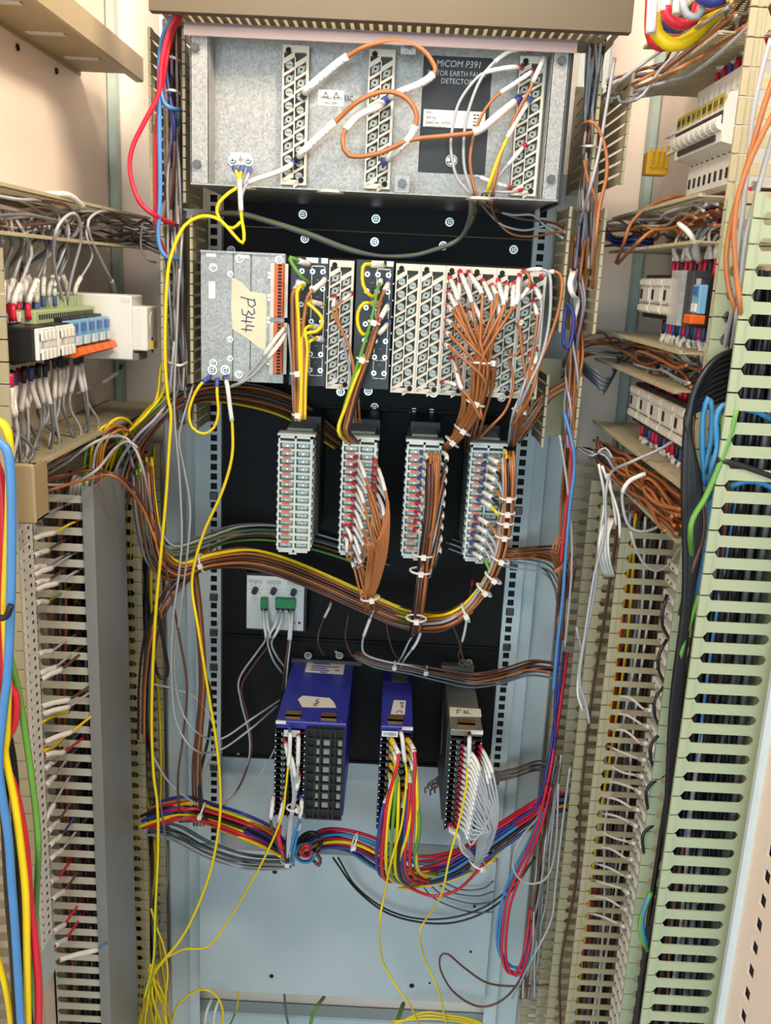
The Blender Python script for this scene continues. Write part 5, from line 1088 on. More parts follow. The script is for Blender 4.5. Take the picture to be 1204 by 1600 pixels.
bundle(12, ['br', 'br', 'db'], '760 862 1.34; 800 866 1.3; 840 864; 868 868 1.24; 886 885 1.2; 884 930', .0017, .009, 'brown wire crossing the rail into the narrow duct', 'brown wires crossing the rail into the narrow duct', prof=[.6, .8, .9, 1.2, 1.4, 1])
bundle(4, ['gr', 'dg'], '700 850 1.34; 760 872 1.34; 800 880 1.3; 850 890; 870 920 1.24; 876 960', .0015, .008, 'grey wire crossing the rail under the brown ones', 'grey wires crossing the rail')
bundle(6, ['db', 'dg', 'db'], '672 1235 1.3; 680 1222; 760 1216 1.32; 800 1208; 835 1197; 868 1200 1.2', .0016, .009, 'dark wire crossing behind the grey relay to the duct', 'dark wires behind the grey relay')
for i in range(3): W('br', '%d 890 1.2; %d 860 1.17; %d 840; %d 850 1.16; %d 880; %d 895' % (868+i*3, 862+i*5, 872+i*4, 884+i*2, 880+i*2, 862+i*3), .0015, 'thin brown wire curled at the strut', group='thin brown wires curled at the strut')

# ================================================================== WIRES ON THE LOWER RELAYS
W('yg', '452 1136 1.14; 453 1150 1.125; 452 1180; 449 1206 1.12; 446 1235; 439 1280; 408 1350 1.13; 362 1430 1.16; 325 1478; 285 1484; 250 1505; 232 1535 1.14', .0016, 'green and yellow wire from the wide blue relay slanting over the cover plate', sl=(.012, .060), lug='blue', lugl=.012, rsl=1.9)
gl = [('gr', '466 1148 1.15; 466 1160 1.13; 465 1205; 462 1240; 456 1280; 452 1330', 'red', (.010, .056)), ('gr', '445 1158 1.15; 448 1172 1.13; 456 1215; 458 1250; 453 1290; 450 1335', 'red', (.010, .050)), ('gr', '446 1172 1.15; 455 1185 1.13; 461 1222; 456 1260; 450 1300; 449 1340', None, (.008, .052)), ('gr', '467 1206 1.15; 465 1225 1.13; 458 1255; 454 1290; 453 1338', 'red', (.010, .03)),
      ('db', '427 1244 1.15; 425 1260 1.13; 423 1286; 428 1305; 438 1330 1.16', None, (.001, .040)), ('rd', '444 1246 1.15; 441 1262 1.13; 434 1290; 433 1305; 438 1325; 444 1340 1.17', 'red', (.010, .044)), ('rd', '438 1290 1.13; 436 1306; 440 1325; 446 1342 1.17', None, None),
      ('cy', '470 1243 1.15; 471 1258 1.13; 467 1284; 460 1305; 454 1330; 454 1350 1.17', 'blue', (.012, .040)), ('bk', '450 1296 1.14; 448 1312; 446 1330; 447 1352 1.17', None, None), ('bk', '452 1290 1.14; 451 1315; 450 1352 1.18', None, (.0, .014)), ('cy', '468 1285 1.135; 464 1303; 458 1335; 458 1352 1.17', None, (.0, .012))]
gn_ = ['grey wire from the top right lug of the wide blue relay', 'grey wire from the top left lug of the wide blue relay', 'grey wire with a long sleeve on the wide blue relay', 'grey wire from the middle lug of the wide blue relay', 'brown wire with a thick sleeve beside the wide blue relay', 'red wire with a sleeve low on the wide blue relay', 'short red wire into the knot below the wide blue relay', 'light blue wire on the blue lug of the wide relay', 'black wire into the knot below the wide blue relay', 'second black wire into the knot below the wide relay', 'second light blue wire below the wide blue relay']
for (c, p, l, s_), lab in zip(gl, gn_): W(c, p, .0021, lab, sl=s_, lug=l, rsl=1.5)
tie_at('457 1262 1.128', '454 1290', .010, 'cable tie on the grey wires of the wide blue relay', head=(1, -.6, 0)); tie_at('450 1344 1.17', '450 1356', .012, 'cable tie at the knot below the wide blue relay')
th = np.linspace(0, 5.6, 13)
for i, (c, cx_, cy_, rr) in enumerate((('rd', 478, 1330, 9), ('rd', 479, 1331, 6), ('cy', 477, 1333, 15), ('cy', 476, 1334, 13), ('bk', 486, 1315, 16), ('bk', 484, 1318, 18), ('bk', 488, 1316, 13))):
    wire(c, [P(cx_+rr*math.cos(t), cy_+rr*.95*math.sin(t), 1.18+.012*math.sin(t)+i*.004) for t in th], .0024, {'rd': 'red', 'cy': 'light blue', 'bk': 'black'}[c] + ' wire coiled beside the knot under the wide blue relay', 'coiled %s wires beside the knot' % {'rd': 'red', 'cy': 'blue', 'bk': 'black'}[c])
W('db', '490 1345 1.2; 498 1352; 500 1342; 492 1330; 500 1322', .0028, 'thick brown wire end beside the coils')
W('yg', '624 1140 1.14; 628 1152 1.12; 631 1180; 635 1206; 634 1230 1.105; 627 1290; 611 1345; 600 1400 1.13; 593 1442; 597 1500 1.2; 620 1542; 640 1570; 655 1600 1.25', .0016, 'green and yellow wire from the narrow blue relay down the cover plate', sl=(.010, .058), lug='blue', lugl=.012, rsl=1.9)
nb_ = [('rd', 611, 1156, 622, 1190, 603, 1262, 595, 1345), ('rd', 636, 1156, 648, 1186, 645, 1270, 640, 1345), ('rd', 636, 1200, 640, 1232, 636, 1290, 632, 1350), ('ye', 611, 1166, 618, 1200, 606, 1280, 603, 1350), ('ye', 636, 1166, 649, 1200, 652, 1270, 650, 1340), ('gn', 611, 1180, 620, 1212, 614, 1280, 610, 1352),
       ('ye', 610, 1195, 622, 1228, 621, 1290, 617, 1352), ('nb', 608, 1240, 598, 1262, 592, 1300, 588, 1345), ('nb', 634, 1215, 636, 1240, 632, 1290, 628, 1352), ('ye', 633, 1225, 640, 1255, 637, 1300, 622, 1350), ('gn', 637, 1180, 646, 1215, 655, 1290, 648, 1340), ('bk', 630, 1240, 628, 1270, 625, 1310, 622, 1354), ('rd', 609, 1210, 608, 1240, 600, 1290, 596, 1352)]
cn = {'rd': 'red', 'ye': 'yellow', 'gn': 'green', 'nb': 'dark blue', 'bk': 'black'}
for i, (c, x0, y0, x1, y1, x2, y2, x3, y3) in enumerate(nb_):
    wire(c, [P(x0, y0, 1.146), P((x0+x1)/2+2, (y0+y1)/2-4, 1.128), P(x1, y1, 1.115), P(x2, y2, 1.11), P(x3, y3, 1.13), P(x3+8, y3+24, 1.17), P(x3+34, y3+34-i, 1.22)], .0026, 'thick %s wire hanging from the narrow blue relay, lug %s from the left' % (cn[c], ORD[sorted(range(len(nb_)), key=lambda k: nb_[k][1]+nb_[k][2]*.01).index(i)]), 'thick %s wires of the narrow blue relay' % cn[c], sl=(.012, .030), lug='yellow', rsl=1.3, lugl=.013)
W('yg', '733 1146 1.14; 733 1158 1.12; 732 1185; 729 1214; 727 1235 1.10; 718 1280; 702 1340; 689 1398 1.12; 664 1438 1.2; 655 1460; 664 1500 1.25; 684 1545; 697 1600 1.27', .0016, 'yellow earth wire from the grey relay down the cover plate', sl=(.012, .056), lug='black', lugl=.014, rsl=2.0)
for i in range(15):
    f = i/14; x, y = 725-i*.75, 1166+i*8.6; xe, ye = x+20+6*(1-f), y+44-10*f; bx_ = 776-18*abs(f-.25)-(i % 3)*4
    wire('gr', [P(x-3, y, 1.146), P(x+4, y+5, 1.13), P((x+xe)/2+4, (y+ye)/2-3, 1.115), P(xe, ye, 1.105), P(max(xe+5, bx_-10+8*f), min(ye+38, 1300), 1.10), P(760-8*f-(i % 3)*3, 1318, 1.115), P(748-(i % 4)*2, 1345, 1.14), P(735, 1358, 1.2)], .0019, 'grey wire on the inner red lugs of the grey relay, %s from the top' % ORD[i], 'grey wires on the inner lugs of the grey relay', sl=(.011, .054-.010*f), lug='red', rsl=1.6)
for i in range(5):
    x, y = 752-i*.8, 1166+i*8
    wire('gr', [P(x-3, y, 1.146), P(x+6, y+14, 1.125), P(771-i*4, y+48, 1.105), P(778-i*3, 1270, 1.10), P(768-i*3, 1315, 1.115), P(751-i*2, 1346, 1.14), P(738, 1360, 1.2)], .0019, 'grey wire on the outer red lugs of the grey relay, %s from the top' % ORD[i], 'grey wires on the outer lugs of the grey relay', sl=(.012, .048), lug='red', rsl=1.5)
for i in range(4):
    W('gr' if i else 'wh', '%d %d 1.146; %d %d 1.13; %d %d 1.12; %d 1330 1.13; 745 1348 1.15' % (701+i*4, 1288+i*2, 704+i*4, 1300+i*2, 716+i*3, 1306+i*6, 722+i*4), .0018, 'grey wire looping from the foot of the grey relay', group='grey wires from the foot of the grey relay', sl=(.006, .026), lug='red' if i % 2 == 0 else None)
tie_at('746 1348 1.135', '756 1330', .016, 'cable tie gathering the grey wires of the grey relay', head=(.6, -1, -.2))

# coloured bundles at the bottom
bundle(14, ['rd', 'nb', 'ye', 'rd', 'nb', 'bk', 'br', 'rd', 'yg', 'bk'], '232 1278 1.22; 260 1268 1.21; 290 1264; 325 1272 1.23; 375 1290 1.25; 420 1310 1.22; 446 1332 1.18', .0026, .015, 'thick wire in the coloured bundle left of the wide blue relay', 'coloured bundle left of the wide blue relay', prof=[1.1, 1.1, 1, .9, 1, .9, .5])
bundle(11, ['dg', 'gr', 'dg'], '232 1290 1.24; 275 1300 1.24; 320 1324 1.26; 380 1344 1.27; 440 1348 1.2; 452 1348', .0017, .012, 'grey wire in the drooping grey bundle over the cover plate', 'drooping grey bundle over the cover plate', prof=[1, 1, 1, 1, .8, .5])
tie_at('315 1268 1.215', '345 1278', .016, 'cable tie on the coloured bundle by the rail')
bundle(13, ['rd', 'nb', 'rd', 'cy', 'nb', 'ye', 'rd', 'bk', 'cy'], '468 1326 1.2; 505 1312 1.22; 550 1316 1.23; 600 1340 1.23; 650 1362; 710 1350 1.22; 765 1316 1.22; 812 1284 1.22; 846 1262 1.22; 880 1255 1.26', .0026, .016, 'thick wire in the coloured bundle right of the coils', 'coloured bundle right of the coils', prof=[.7, .8, .8, 1.1, 1.2, 1.1, 1.1, 1, .8, .7])
bundle(3, ['rd', 'nb'], '800 1290 1.22; 842 1258 1.2; 858 1200 1.2; 872 1110 1.22; 884 1020 1.25', .0024, .005, 'red or blue wire climbing beside the narrow duct', 'wires climbing beside the narrow duct')
tie_at('553 1316 1.21', '580 1326', .016, 'cable tie on the coloured bundle between the blue relays')
bundle(4, ['ye', 'rd', 'ye'], '622 1378 1.2; 660 1374 1.22; 700 1366; 760 1340; 800 1300 1.24; 850 1278 1.22', .0024, .010, 'yellow or red wire low in the bundle under the grey relay', 'low wires under the grey relay')
for i in range(2): W('bk', '%d 1340 1.3; 555 %d 1.32; 600 %d; 650 %d; 705 %d; 755 %d; 795 %d; 835 1340 1.24' % (520+i*8, 1388-i*4, 1424-i*5, 1440-i*5, 1442-i*8, 1426-i*8, 1396-i*8), .0017, 'thin black wire sagging over the cover plate', group='thin black wires sagging over the cover plate')
for i in range(4): W('dg', '%d %d 1.3; %d %d 1.33; %d %d; 770 %d 1.3' % (655+i*12, 1378, 680+i*14, 1405-i*5, 730+i*8, 1424-i*12, 1425-i*16), .0014, 'thin dark grey wire below the coloured bundle', group='thin dark grey wires below the coloured bundle')
W('rd', '625 1378 1.2; 650 1392; 680 1400; 715 1390; 745 1362; 770 1335 1.22', .0022, 'red wire sagging under the coloured bundle')
bundle(3, ['cy', 'bl'], '848 1262 1.19; 832 1310; 800 1372; 783 1425; 779 1475; 790 1505; 812 1514; 824 1495; 830 1440 1.22', .0021, .005, 'blue wire hanging in a loop right of the cover plate', 'blue wires hanging in a loop')
bundle(2, ['rd'], '858 1230 1.18; 840 1300; 806 1380; 792 1425; 787 1490; 796 1522; 812 1520; 824 1480; 832 1420 1.22', .0021, .005, 'red wire hanging in a loop right of the cover plate', 'red wires hanging in a loop')
upright(9, ['db', 'gr', 'db', 'gr', 'dg'], (858, 876), (806, 836), 1180, 1560, 1.2, .0018, 'wire trailing down in the gap right of the cover plate', 'wires trailing in the gap right of the cover plate', seed=12, jit=5)
W('db', '862 1538 1.24; 810 1541; 762 1536; 725 1512; 700 1491; 688 1494; 688 1515; 704 1545; 730 1566; 755 1573; 782 1564; 806 1540; 832 1490 1.22', .0017, 'dark brown wire in a wide loop at the foot of the cover plate')
W('gr', '872 1225 1.15; 868 1320; 856 1368; 832 1381; 810 1372; 801 1350; 812 1312; 848 1268 1.2', .0016, 'grey wire in a round loop in front of the right-hand gap')
W('gr', '890 1200 1.12; 878 1290; 868 1380; 860 1440; 830 1500; 800 1560 1.2', .0015, 'thin grey wire trailing down beside the narrow duct')
# earth wires at the foot of the beige duct
q = random.Random(5)
for i in range(14):
    x = 214 + i*4.2; W(['yg', 'ye', 'yg'][i % 3], [P(236 + q.uniform(-6, 8), 1500 + q.uniform(0, 40), 1.15 + q.uniform(0, .06)), P((236+x)/2 + q.uniform(-6, 6), 1555, 1.15 + q.uniform(0, .06)), P(x, 1600, 1.16 + q.uniform(0, .06)), P(x + q.uniform(-8, 8), 1650, 1.2)], .0018, 'yellow-green earth wire in the tangle at the foot of the beige duct', group='earth wires at the foot of the beige duct')
W('yg', '236 1420 1.16; 245 1450; 256 1480; 262 1520; 258 1570; 262 1620 1.2', .0015, 'thin green wire hanging beside the lower duct'); W('dg', '250 1250 1.17; 262 1350; 254 1430; 240 1500', .0015, 'thin dark wire hanging beside the lower duct')
W('yg', '266 1610 1.22; 272 1580; 292 1556; 318 1546; 338 1556; 348 1580; 346 1610', .0019, 'yellow-green earth wire in an arch at the bottom edge')
W('yg', '372 1545 1.37; 370 1575; 355 1610 1.3', .0017, 'yellow-green wire dropping under the cover plate')
for i in range(2): W('wh', '%d 1562 1.3; %d 1580 1.28; %d 1610' % (330+i*12, 323+i*13, 318+i*14), .0026, 'white sleeved wire at the bottom edge under the plate', group='white sleeved wires at the bottom edge')
W('gn', '506 1558 1.38; 494 1574 1.34; 486 1595; 482 1630 1.3', .0032, 'dark green cable dropping under the cover plate'); W('dg', '444 1550 1.38; 446 1580; 452 1610', .0022, 'grey cable dropping behind the cover plate')
W('gn', '630 1568 1.38; 622 1590 1.34; 612 1620 1.3', .0040, 'thick green cable at the bottom edge under the plate')
for i in range(3): W('yg', '%d %d 1.28; 660 %d; 700 %d; 745 %d; 790 1620' % (612, 1604-i*4, 1582+i*5, 1586+i*4, 1596+i*3), .0018, 'yellow-green earth wire lying at the bottom edge', group='earth wires lying at the bottom edge')

# ================================================================== WIRES ON THE LEFT WALL
q = random.Random(21)
zr_t = zx(58, 500, -.38); zr_b = zx(58, 570, -.38)
for i in range(13):                                                     # into the top of the relays
    y = .885 + i*.0095; c = ['gr', 'dg', 'gr'][i % 3]; col = ['red', 'blue', 'red', 'red', 'red'][i % 5] if i < 9 else 'blue'
    x = -.388 + q.uniform(-.006, .01); z0 = zr_t + .002
    wire(c, [(x, y, z0), (x, y+.002, z0+.018), (x+q.uniform(-.01, .01), y+q.uniform(-.01, .03), z0+.05), (x+.008, y+q.uniform(0, .05), 1.612), (-.385, y+q.uniform(.02, .06), 1.645)], .0019, 'grey wire with ferrule above the black relays, %s from the duct at the picture edge' % ORD[i], 'grey wires above the black relays', sl=(.016, .036+q.uniform(0, .01)), lug=col, rsl=1.7, lugl=.016)
for i in range(9):
    y = 1.0 + i*.014; x = -.392 + q.uniform(-.004, .008); z0 = zx(110, 481, -.372)+.002
    wire('gr' if i % 3 else 'dg', [(x, y, z0), (x, y+.002, z0+.02), (x+q.uniform(-.01, .015), y+q.uniform(-.01, .03), z0+.055), (x+.014, y+q.uniform(-.02, .03), 1.63), (-.38, y+.04, 1.65)], .0017, 'grey wire with sleeve above the pale green strip, %s from the black relays' % ORD[i], 'grey wires above the pale green strip', sl=(.011, .034), lug='blue' if i % 2 else None, rsl=1.7, lugl=.012)
W('gr', [PX(98, 470, -.385), PX(84, 410, -.37), PX(88, 360, -.355), PX(108, 335, -.35), PX(122, 340, -.35), PX(126, 375, -.36), PX(112, 430, -.375), PX(104, 468, -.385)], .0018, 'grey wire arching up over the duct edge and back')
W('gr', [PX(182, 470, -.385), PX(175, 440, -.375), PX(160, 410, -.37), PX(142, 372, -.36), PX(138, 345, -.358), PX(160, 330, -.36), PX(190, 336, -.38)], .0018, 'grey wire with long white sleeve above the power supply', sl=(.018, .062), lug='blue', lugl=.018)
W('gr', [PX(222, 350, -.36), PX(220, 385, -.36), PX(230, 405, -.345), PX(243, 410, -.34)], .0016, 'grey wire curling from the duct end on the back wall')
for i in range(14):                                                     # under the relays
    y = .885 + i*.0095; x = -.388 + q.uniform(-.006, .01); z0 = zr_b - .002; col = ['red', 'blue', 'red', 'blue', 'blue', 'black', 'black'][i % 7] if i < 9 else 'black'
    wire('gr' if i % 2 else 'dg', [(x, y, z0), (x, y, z0-.02), (x+q.uniform(-.008, .008), y+q.uniform(-.012, .012), z0-.055), (x+q.uniform(-.01, .01), y+q.uniform(-.02, .02), 1.405), (-.39, y+q.uniform(-.03, .03), 1.38)], .0019, 'grey wire with ferrule below the black relays, %s from the picture edge' % ORD[i], 'grey wires below the black relays', sl=(.014, .044), lug=col, rsl=1.6, lugl=.014)
for i in range(9):
    y = 1.02 + i*.013; x = -.385 + q.uniform(-.004, .006); z0 = zx(150, 553, -.36)
    wire('gr' if i % 3 else 'dg', [(x, y, z0), (x, y, z0-.02), (x+q.uniform(-.01, .01), y+q.uniform(-.012, .012), z0-.06), (x+q.uniform(-.01, .01), y+q.uniform(-.03, .03), 1.40), (-.39, y, 1.38)], .0018, 'grey wire below the slim blue relays, %s from the white socket faces' % ORD[i], 'grey wires below the slim blue relays', sl=(.014, .046), lug='black', rsl=1.6, lugl=.012)
W('gr', [PX(190, 568, -.37), PX(186, 580, -.375), PX(165, 595, -.385), PX(140, 606, -.40), PX(118, 616, -.40)], .0018, 'grey wire from the power supply foot slanting back', sl=(.014, .05), lug='black')
for i in range(16):                                                     # the stuffed upper duct
    z = 1.628 + q.uniform(0, .03); y0 = .60 + q.uniform(0, .2); n = 8; x = -.37 - q.uniform(0, .05)
    wire(['pk', 'gr', 'dg', 'pk', 'db'][i % 5], [(x + q.uniform(-.012, .012), y0 + (1.36-y0)*k/n, z + q.uniform(-.008, .010)) for k in range(n+1)] + [(-.33, 1.40, z-.01+q.uniform(-.02, .02)), (-.28, 1.41, z-.03)], .0018, 'wire stuffed in the upper horizontal duct on the relay wall', 'wires stuffed in the upper horizontal duct', vis=.4)
W('wh', [(-.365, .98, 1.665), (-.36, 1.03, 1.668), (-.362, 1.08, 1.660)], .0034, 'white sleeve lying in the upper horizontal duct', name='loose_sleeve', cat='sleeve')
for i in range(10):                                                     # in the lower duct
    z = 1.355 + q.uniform(0, .03); n = 6; x = -.37 - q.uniform(0, .05)
    wire(['db', 'gr', 'pk', 'br', 'dg'][i % 5], [(x + q.uniform(-.01, .01), .94 + .44*k/n, z + q.uniform(-.008, .008)) for k in range(n+1)], .0018, 'wire in the lower horizontal duct on the relay wall', 'wires in the lower horizontal duct', vis=.3)
for i, (c, p) in enumerate((('gr', '60 748 1.0; 100 725 1.05; 150 690; 190 682 1.1; 210 700; 225 740; 238 800 1.15'), ('gr', '62 757 1.0; 110 756 1.05; 150 735; 180 700 1.1; 200 690; 215 700'), ('db', '60 755 1.0; 100 745 1.05; 140 735 1.08; 180 742; 215 770 1.12; 240 830 1.14'), ('br', '58 772 1.0; 90 762; 140 748 1.06; 180 745; 220 790 1.12; 245 850'))):
    W(c, p, .0018, ['grey wire arching from the end cap over the covered duct, higher', 'grey wire arching from the end cap over the covered duct, lower', 'dark brown wire arching from the end cap over the covered duct', 'brown wire arching from the end cap over the covered duct'][i])
bundle(6, ['br', 'ye', 'gr', 'yg', 'gn'], '148 800 1.13; 146 740 1.12; 152 690; 172 668 1.13; 195 676 1.17; 210 720 1.2', .0020, .014, 'wire rising from the covered grey duct and bending back', 'wires rising from the covered grey duct')
for i in range(5): W('wh', '%d 800 1.14; %d 755 1.12; %d 742 1.13' % (105+i*7, 112+i*6, 120+i*5), .0028, 'white sleeve standing in the top of the covered duct', group='white sleeves in the top of the covered duct')
# sleeves on the terminal column
sl_ = [(50, 808, 71, 804, 'gr'), (52, 842, 85, 832, 'yg'), (53, 868, 75, 860, 'db'), (52, 888, 72, 884, 'gr'), (53, 899, 81, 887, 'gr'), (55, 912, 76, 906, 'db'), (55, 922, 89, 911, 'gr'), (56, 942, 74, 940, 'gn'), (60, 1022, 81, 1017, 'gr'), (62, 1053, 87, 1042, 'gr'), (64, 1062, 96, 1046, 'db'), (64, 1104, 108, 1093, 'db'), (66, 1116, 108, 1104, 'gr'), (69, 1160, 112, 1143, 'yg'), (70, 1180, 100, 1175, 'rd'), (70, 1202, 87, 1187, 'gr'),
       (72, 1227, 86, 1212, 'gr'), (62, 1300, 84, 1257, 'gr'), (75, 1300, 91, 1283, 'db'), (77, 1322, 95, 1306, 'nb'), (78, 1343, 97, 1328, 'gr'), (78, 1379, 90, 1373, 'rd'), (81, 1406, 100, 1392, 'db'), (83, 1456, 101, 1444, 'rd'), (86, 1478, 103, 1467, 'rd'), (92, 1500, 152, 1484, 'bl')]
for i, (x0, y0, x1, y1, c) in enumerate(sl_):
    a, b_ = P(x0, y0, 1.0), P(x1, y1, 1.035); d = b_-a; L_ = np.linalg.norm(d)
    tl = 1.0 if x1 < 120 else 0.2
    wire(c, [a, (a+b_)/2+np.array([0, 0, .001]), b_, b_+d/L_*.02*tl+np.array([0, .025*tl, .001]), b_+d/L_*.04*tl+np.array([0, .075*tl, -.004])], .0018, 'sleeved wire between terminal column and covered duct, %s from the top' % ORD[i], 'sleeved wires on the terminal column', sl=(.001, L_), rsl=1.9)
W('yg', '66 1128 1.0; 85 1118 1.03; 108 1112 1.06', .0022, 'yellow-green wire from the terminal column, upper'); W('yg', '70 1172 1.0; 85 1166 1.03; 100 1152 1.06', .0022, 'yellow-green wire from the terminal column, lower')
# wires inside the ducts
def induct(n, cols, x0, x1, y0, y1, z0, z1, label, group, seed, r=.0019):
    q = random.Random(seed)
    for i in range(n):
        x, y = q.uniform(x0, x1), q.uniform(y0, y1); m = 7
        wire(cols[i % len(cols)], [(x+q.uniform(-.008, .008), y+q.uniform(-.008, .008), z0+(z1-z0)*k/m) for k in range(m+1)], r, label, group, vis=.12 if r < .0025 else .01)
induct(14, ['db', 'wh', 'pk', 'db', 'ye', 'br', 'dg'], -.425, -.372, 1.10, 1.19, .30, P(160, 765, 1.08)[2], 'wire running inside the covered grey duct', 'wires inside the covered grey duct', 31)
induct(12, ['db', 'yg', 'dg', 'gn', 'br'], -.425, -.372, 1.30, 1.39, .32, P(215, 706, 1.285)[2], 'wire running inside the open duct behind the covered one', 'wires inside the open duct behind the covered one', 32)
induct(14, ['db', 'wh', 'gr', 'ye', 'dg', 'rd', 'wh'], .295, .345, 1.10, 1.185, .32, P(960, 812, 1.08)[2], 'wire running inside the duct with long ribs', 'wires inside the duct with long ribs', 33)
induct(5, ['dg', 'bl', 'bk', 'db', 'gr'], .30, .345, .805, .835, .34, 1.45, 'wire running inside the wide greenish duct', 'wires inside the wide greenish duct', 34)

induct(26, ['bk', 'dg', 'db', 'wh', 'bk'], -.425, -.37, 1.13, 1.19, .30, P(160, 780, 1.08)[2], 'dark filler wire deep inside the covered grey duct', 'dark filler wires deep inside the covered grey duct', 61, r=.0026)  # extra dark wires added as the shade inside the duct
induct(34, ['bk', 'db', 'dg', 'wh', 'bk', 'db'], .312, .35, 1.12, 1.19, .30, P(960, 830, 1.08)[2], 'dark filler wire deep inside the duct with long ribs', 'dark filler wires deep inside the duct with long ribs', 62, r=.0026)  # mostly dark wires added to shade the view through the ribs
induct(34, ['bk', 'bk', 'bk', 'dg', 'bk'], .296, .352, .815, .85, .32, 1.62, 'dark filler wire deep inside the wide greenish duct', 'dark filler wires deep inside the wide greenish duct', 63, r=.0030)  # near-black wires added so the slots look unlit inside
induct(22, ['bk', 'db', 'dg', 'yg'], -.425, -.37, 1.32, 1.395, .30, P(215, 720, 1.285)[2], 'dark filler wire deep inside the open duct', 'dark filler wires deep inside the open duct', 64, r=.0026)  # dark wires added to fill the duct with shade
# ================================================================== THICK CABLES AT THE LEFT PICTURE EDGE
tc4 = [('ye', '-12 655 .74; 4 662; 13 680; 15 720; 14 800; 8 950; 12 1050; 10 1150; 8 1180; 22 1250; 32 1320; 40 1400; 42 1500; 44 1620', .0036, 'thick yellow cable at the picture edge'), ('bl', '-12 686 .73; 4 695; 14 715; 18 790; 17 930; 12 1050; 4 1120; -2 1200; 12 1300; 18 1380; 24 1460; 34 1620', .0040, 'thick light blue cable at the picture edge'),
       ('rd', '-8 720 .75; 3 760; 6 860; 7 960; 8 1060; 24 1085; 22 1130; 2 1180; 22 1230; 38 1310; 46 1400; 55 1480; 60 1540; 60 1620', .0038, 'thick red cable at the picture edge'), ('gn', '14 1020 .76; 24 1060; 34 1110; 46 1190; 56 1270; 60 1330; 57 1400 .79; 54 1470 .80; 52 1560 .80; 50 1640 .80', .0030, 'green cable beside the terminal column'),
       ('bk', '-10 1080 .74; 2 1180; 8 1280; 14 1400; 22 1500; 28 1620', .0044, 'thick black cable at the picture edge, outer'), ('bk', '6 1120 .77; 20 1200; 26 1300; 27 1400; 36 1500; 48 1620', .0044, 'thick black cable at the picture edge, inner'), ('bk', '-14 960 .72; 4 966; 12 960; 17 945', .0028, 'black strap round the thick cables'),
       ('ye', '-10 1480 .74; 6 1530; 14 1570; 20 1620', .0034, 'short thick yellow cable in the bottom corner'), ('rd', '-8 700 .76; -2 800; 0 900; 2 1000; 8 1100', .0036, 'second thick red cable at the picture edge')]
for c, p, r, l in tc4: wire(c, p, r, l, n=8, cat='cable', name='cable')

# ================================================================== WIRES ON THE RIGHT WALL
q = random.Random(77)
def lugged(y, z0, z1, x, c, col, label, group, up, r=.0018, sl=.03, ll=.016):
    s = 1 if up else -1; L_ = abs(z1-z0)
    wire(c, [(x, y, z0), (x, y, z0+s*.016), (x+q.uniform(-.006, .004), y+q.uniform(-.008, .008), z0+s*L_*.6), (x+q.uniform(0, .01), y+q.uniform(-.014, .014), z1), (x+.02, y+q.uniform(-.02, .02), z1+s*.01)], r, label, group, sl=(ll, ll+sl), lug=col, lugl=ll, rsl=1.6)
for i in range(11):
    y = .948 + i*.0165; lugged(y, 1.6165, 1.662, .315, 'wh', ['red', 'red', 'black'][i % 3], 'white wire with ferrule above the upper contactors, %s from the near duct' % ORD[i], 'wires above the upper contactors', True, sl=.018)
for i in range(14):
    y = .948 + i*.0135; lugged(y, 1.566, 1.528, .315, 'wh', ['blue', 'black', 'blue', 'red'][i % 4], 'white wire with ferrule below the upper contactors, %s from the near duct' % ORD[i], 'wires below the upper contactors', False, sl=.016, ll=.017)
for i in range(13):
    y = .948 + i*.0165; lugged(y, 1.485, 1.512, .312, ['gr', 'bk', 'wh'][i % 3], ['red', 'red', 'black'][i % 3], 'wire with ferrule above the lower contactors, %s from the near duct' % ORD[i], 'wires above the lower contactors', True, sl=.010)
for i in range(13):
    y = .948 + i*.0165; lugged(y, 1.437, 1.405, .310, 'wh', ['red', 'red', 'blue', 'black'][i % 4], 'white wire with ferrule below the lower contactors, %s from the near duct' % ORD[i], 'wires below the lower contactors', False, sl=.016)
for i in range(8):
    y = .945 + i*.02; lugged(y, 1.816, 1.84, .33, 'gr', ['red', 'red', 'blue'][i % 3], 'grey wire with coloured ferrule above the circuit breakers', 'wires above the circuit breakers', True, sl=.012)
for i in range(9):
    y = .945 + i*.018; lugged(y, 1.699, 1.672, .33, ['rd', 'wh', 'nb', 'gr'][i % 4], ['red', 'blue'][i % 2], 'wire with coloured ferrule below the circuit breakers', 'wires below the circuit breakers', False, sl=.010)
def hduct(n, cols, y0, y1, z0, z1, label, group, seed, x0=.285, x1=.33, r=.0018, tail=None):
    q = random.Random(seed)
    for i in range(n):
        z = q.uniform(z0, z1); x = q.uniform(x0, x1); m = 7
        wire(cols[i % len(cols)], [(x+q.uniform(-.008, .008), y0+(y1-y0)*k/m, z+q.uniform(-.006, .008)) for k in range(m+1)] + ([(tail[0]+q.uniform(-.01, .01), tail[1], z+tail[2]), (tail[3], tail[4], z+tail[5])] if tail else []), r, label, group, vis=.4)
hduct(12, ['gr', 'br', 'pk', 'db', 'gr'], .94, 1.24, 1.838, 1.875, 'wire lying in the top duct above the circuit breakers', 'wires in the top duct above the breakers', 41, tail=(.26, 1.26, -.01, .235, 1.2, -.03))
hduct(12, ['br', 'db', 'br', 'gr'], .94, 1.31, 1.652, 1.682, 'wire lying in the second duct on the breaker wall', 'wires in the second duct on the breaker wall', 42, tail=(.26, 1.33, 0, .225, 1.27, -.02))
hduct(10, ['br', 'db', 'br', 'gr'], .94, 1.33, 1.505, 1.53, 'wire lying in the third duct on the breaker wall', 'wires in the third duct on the breaker wall', 43, tail=(.26, 1.34, -.005, .225, 1.27, -.03))
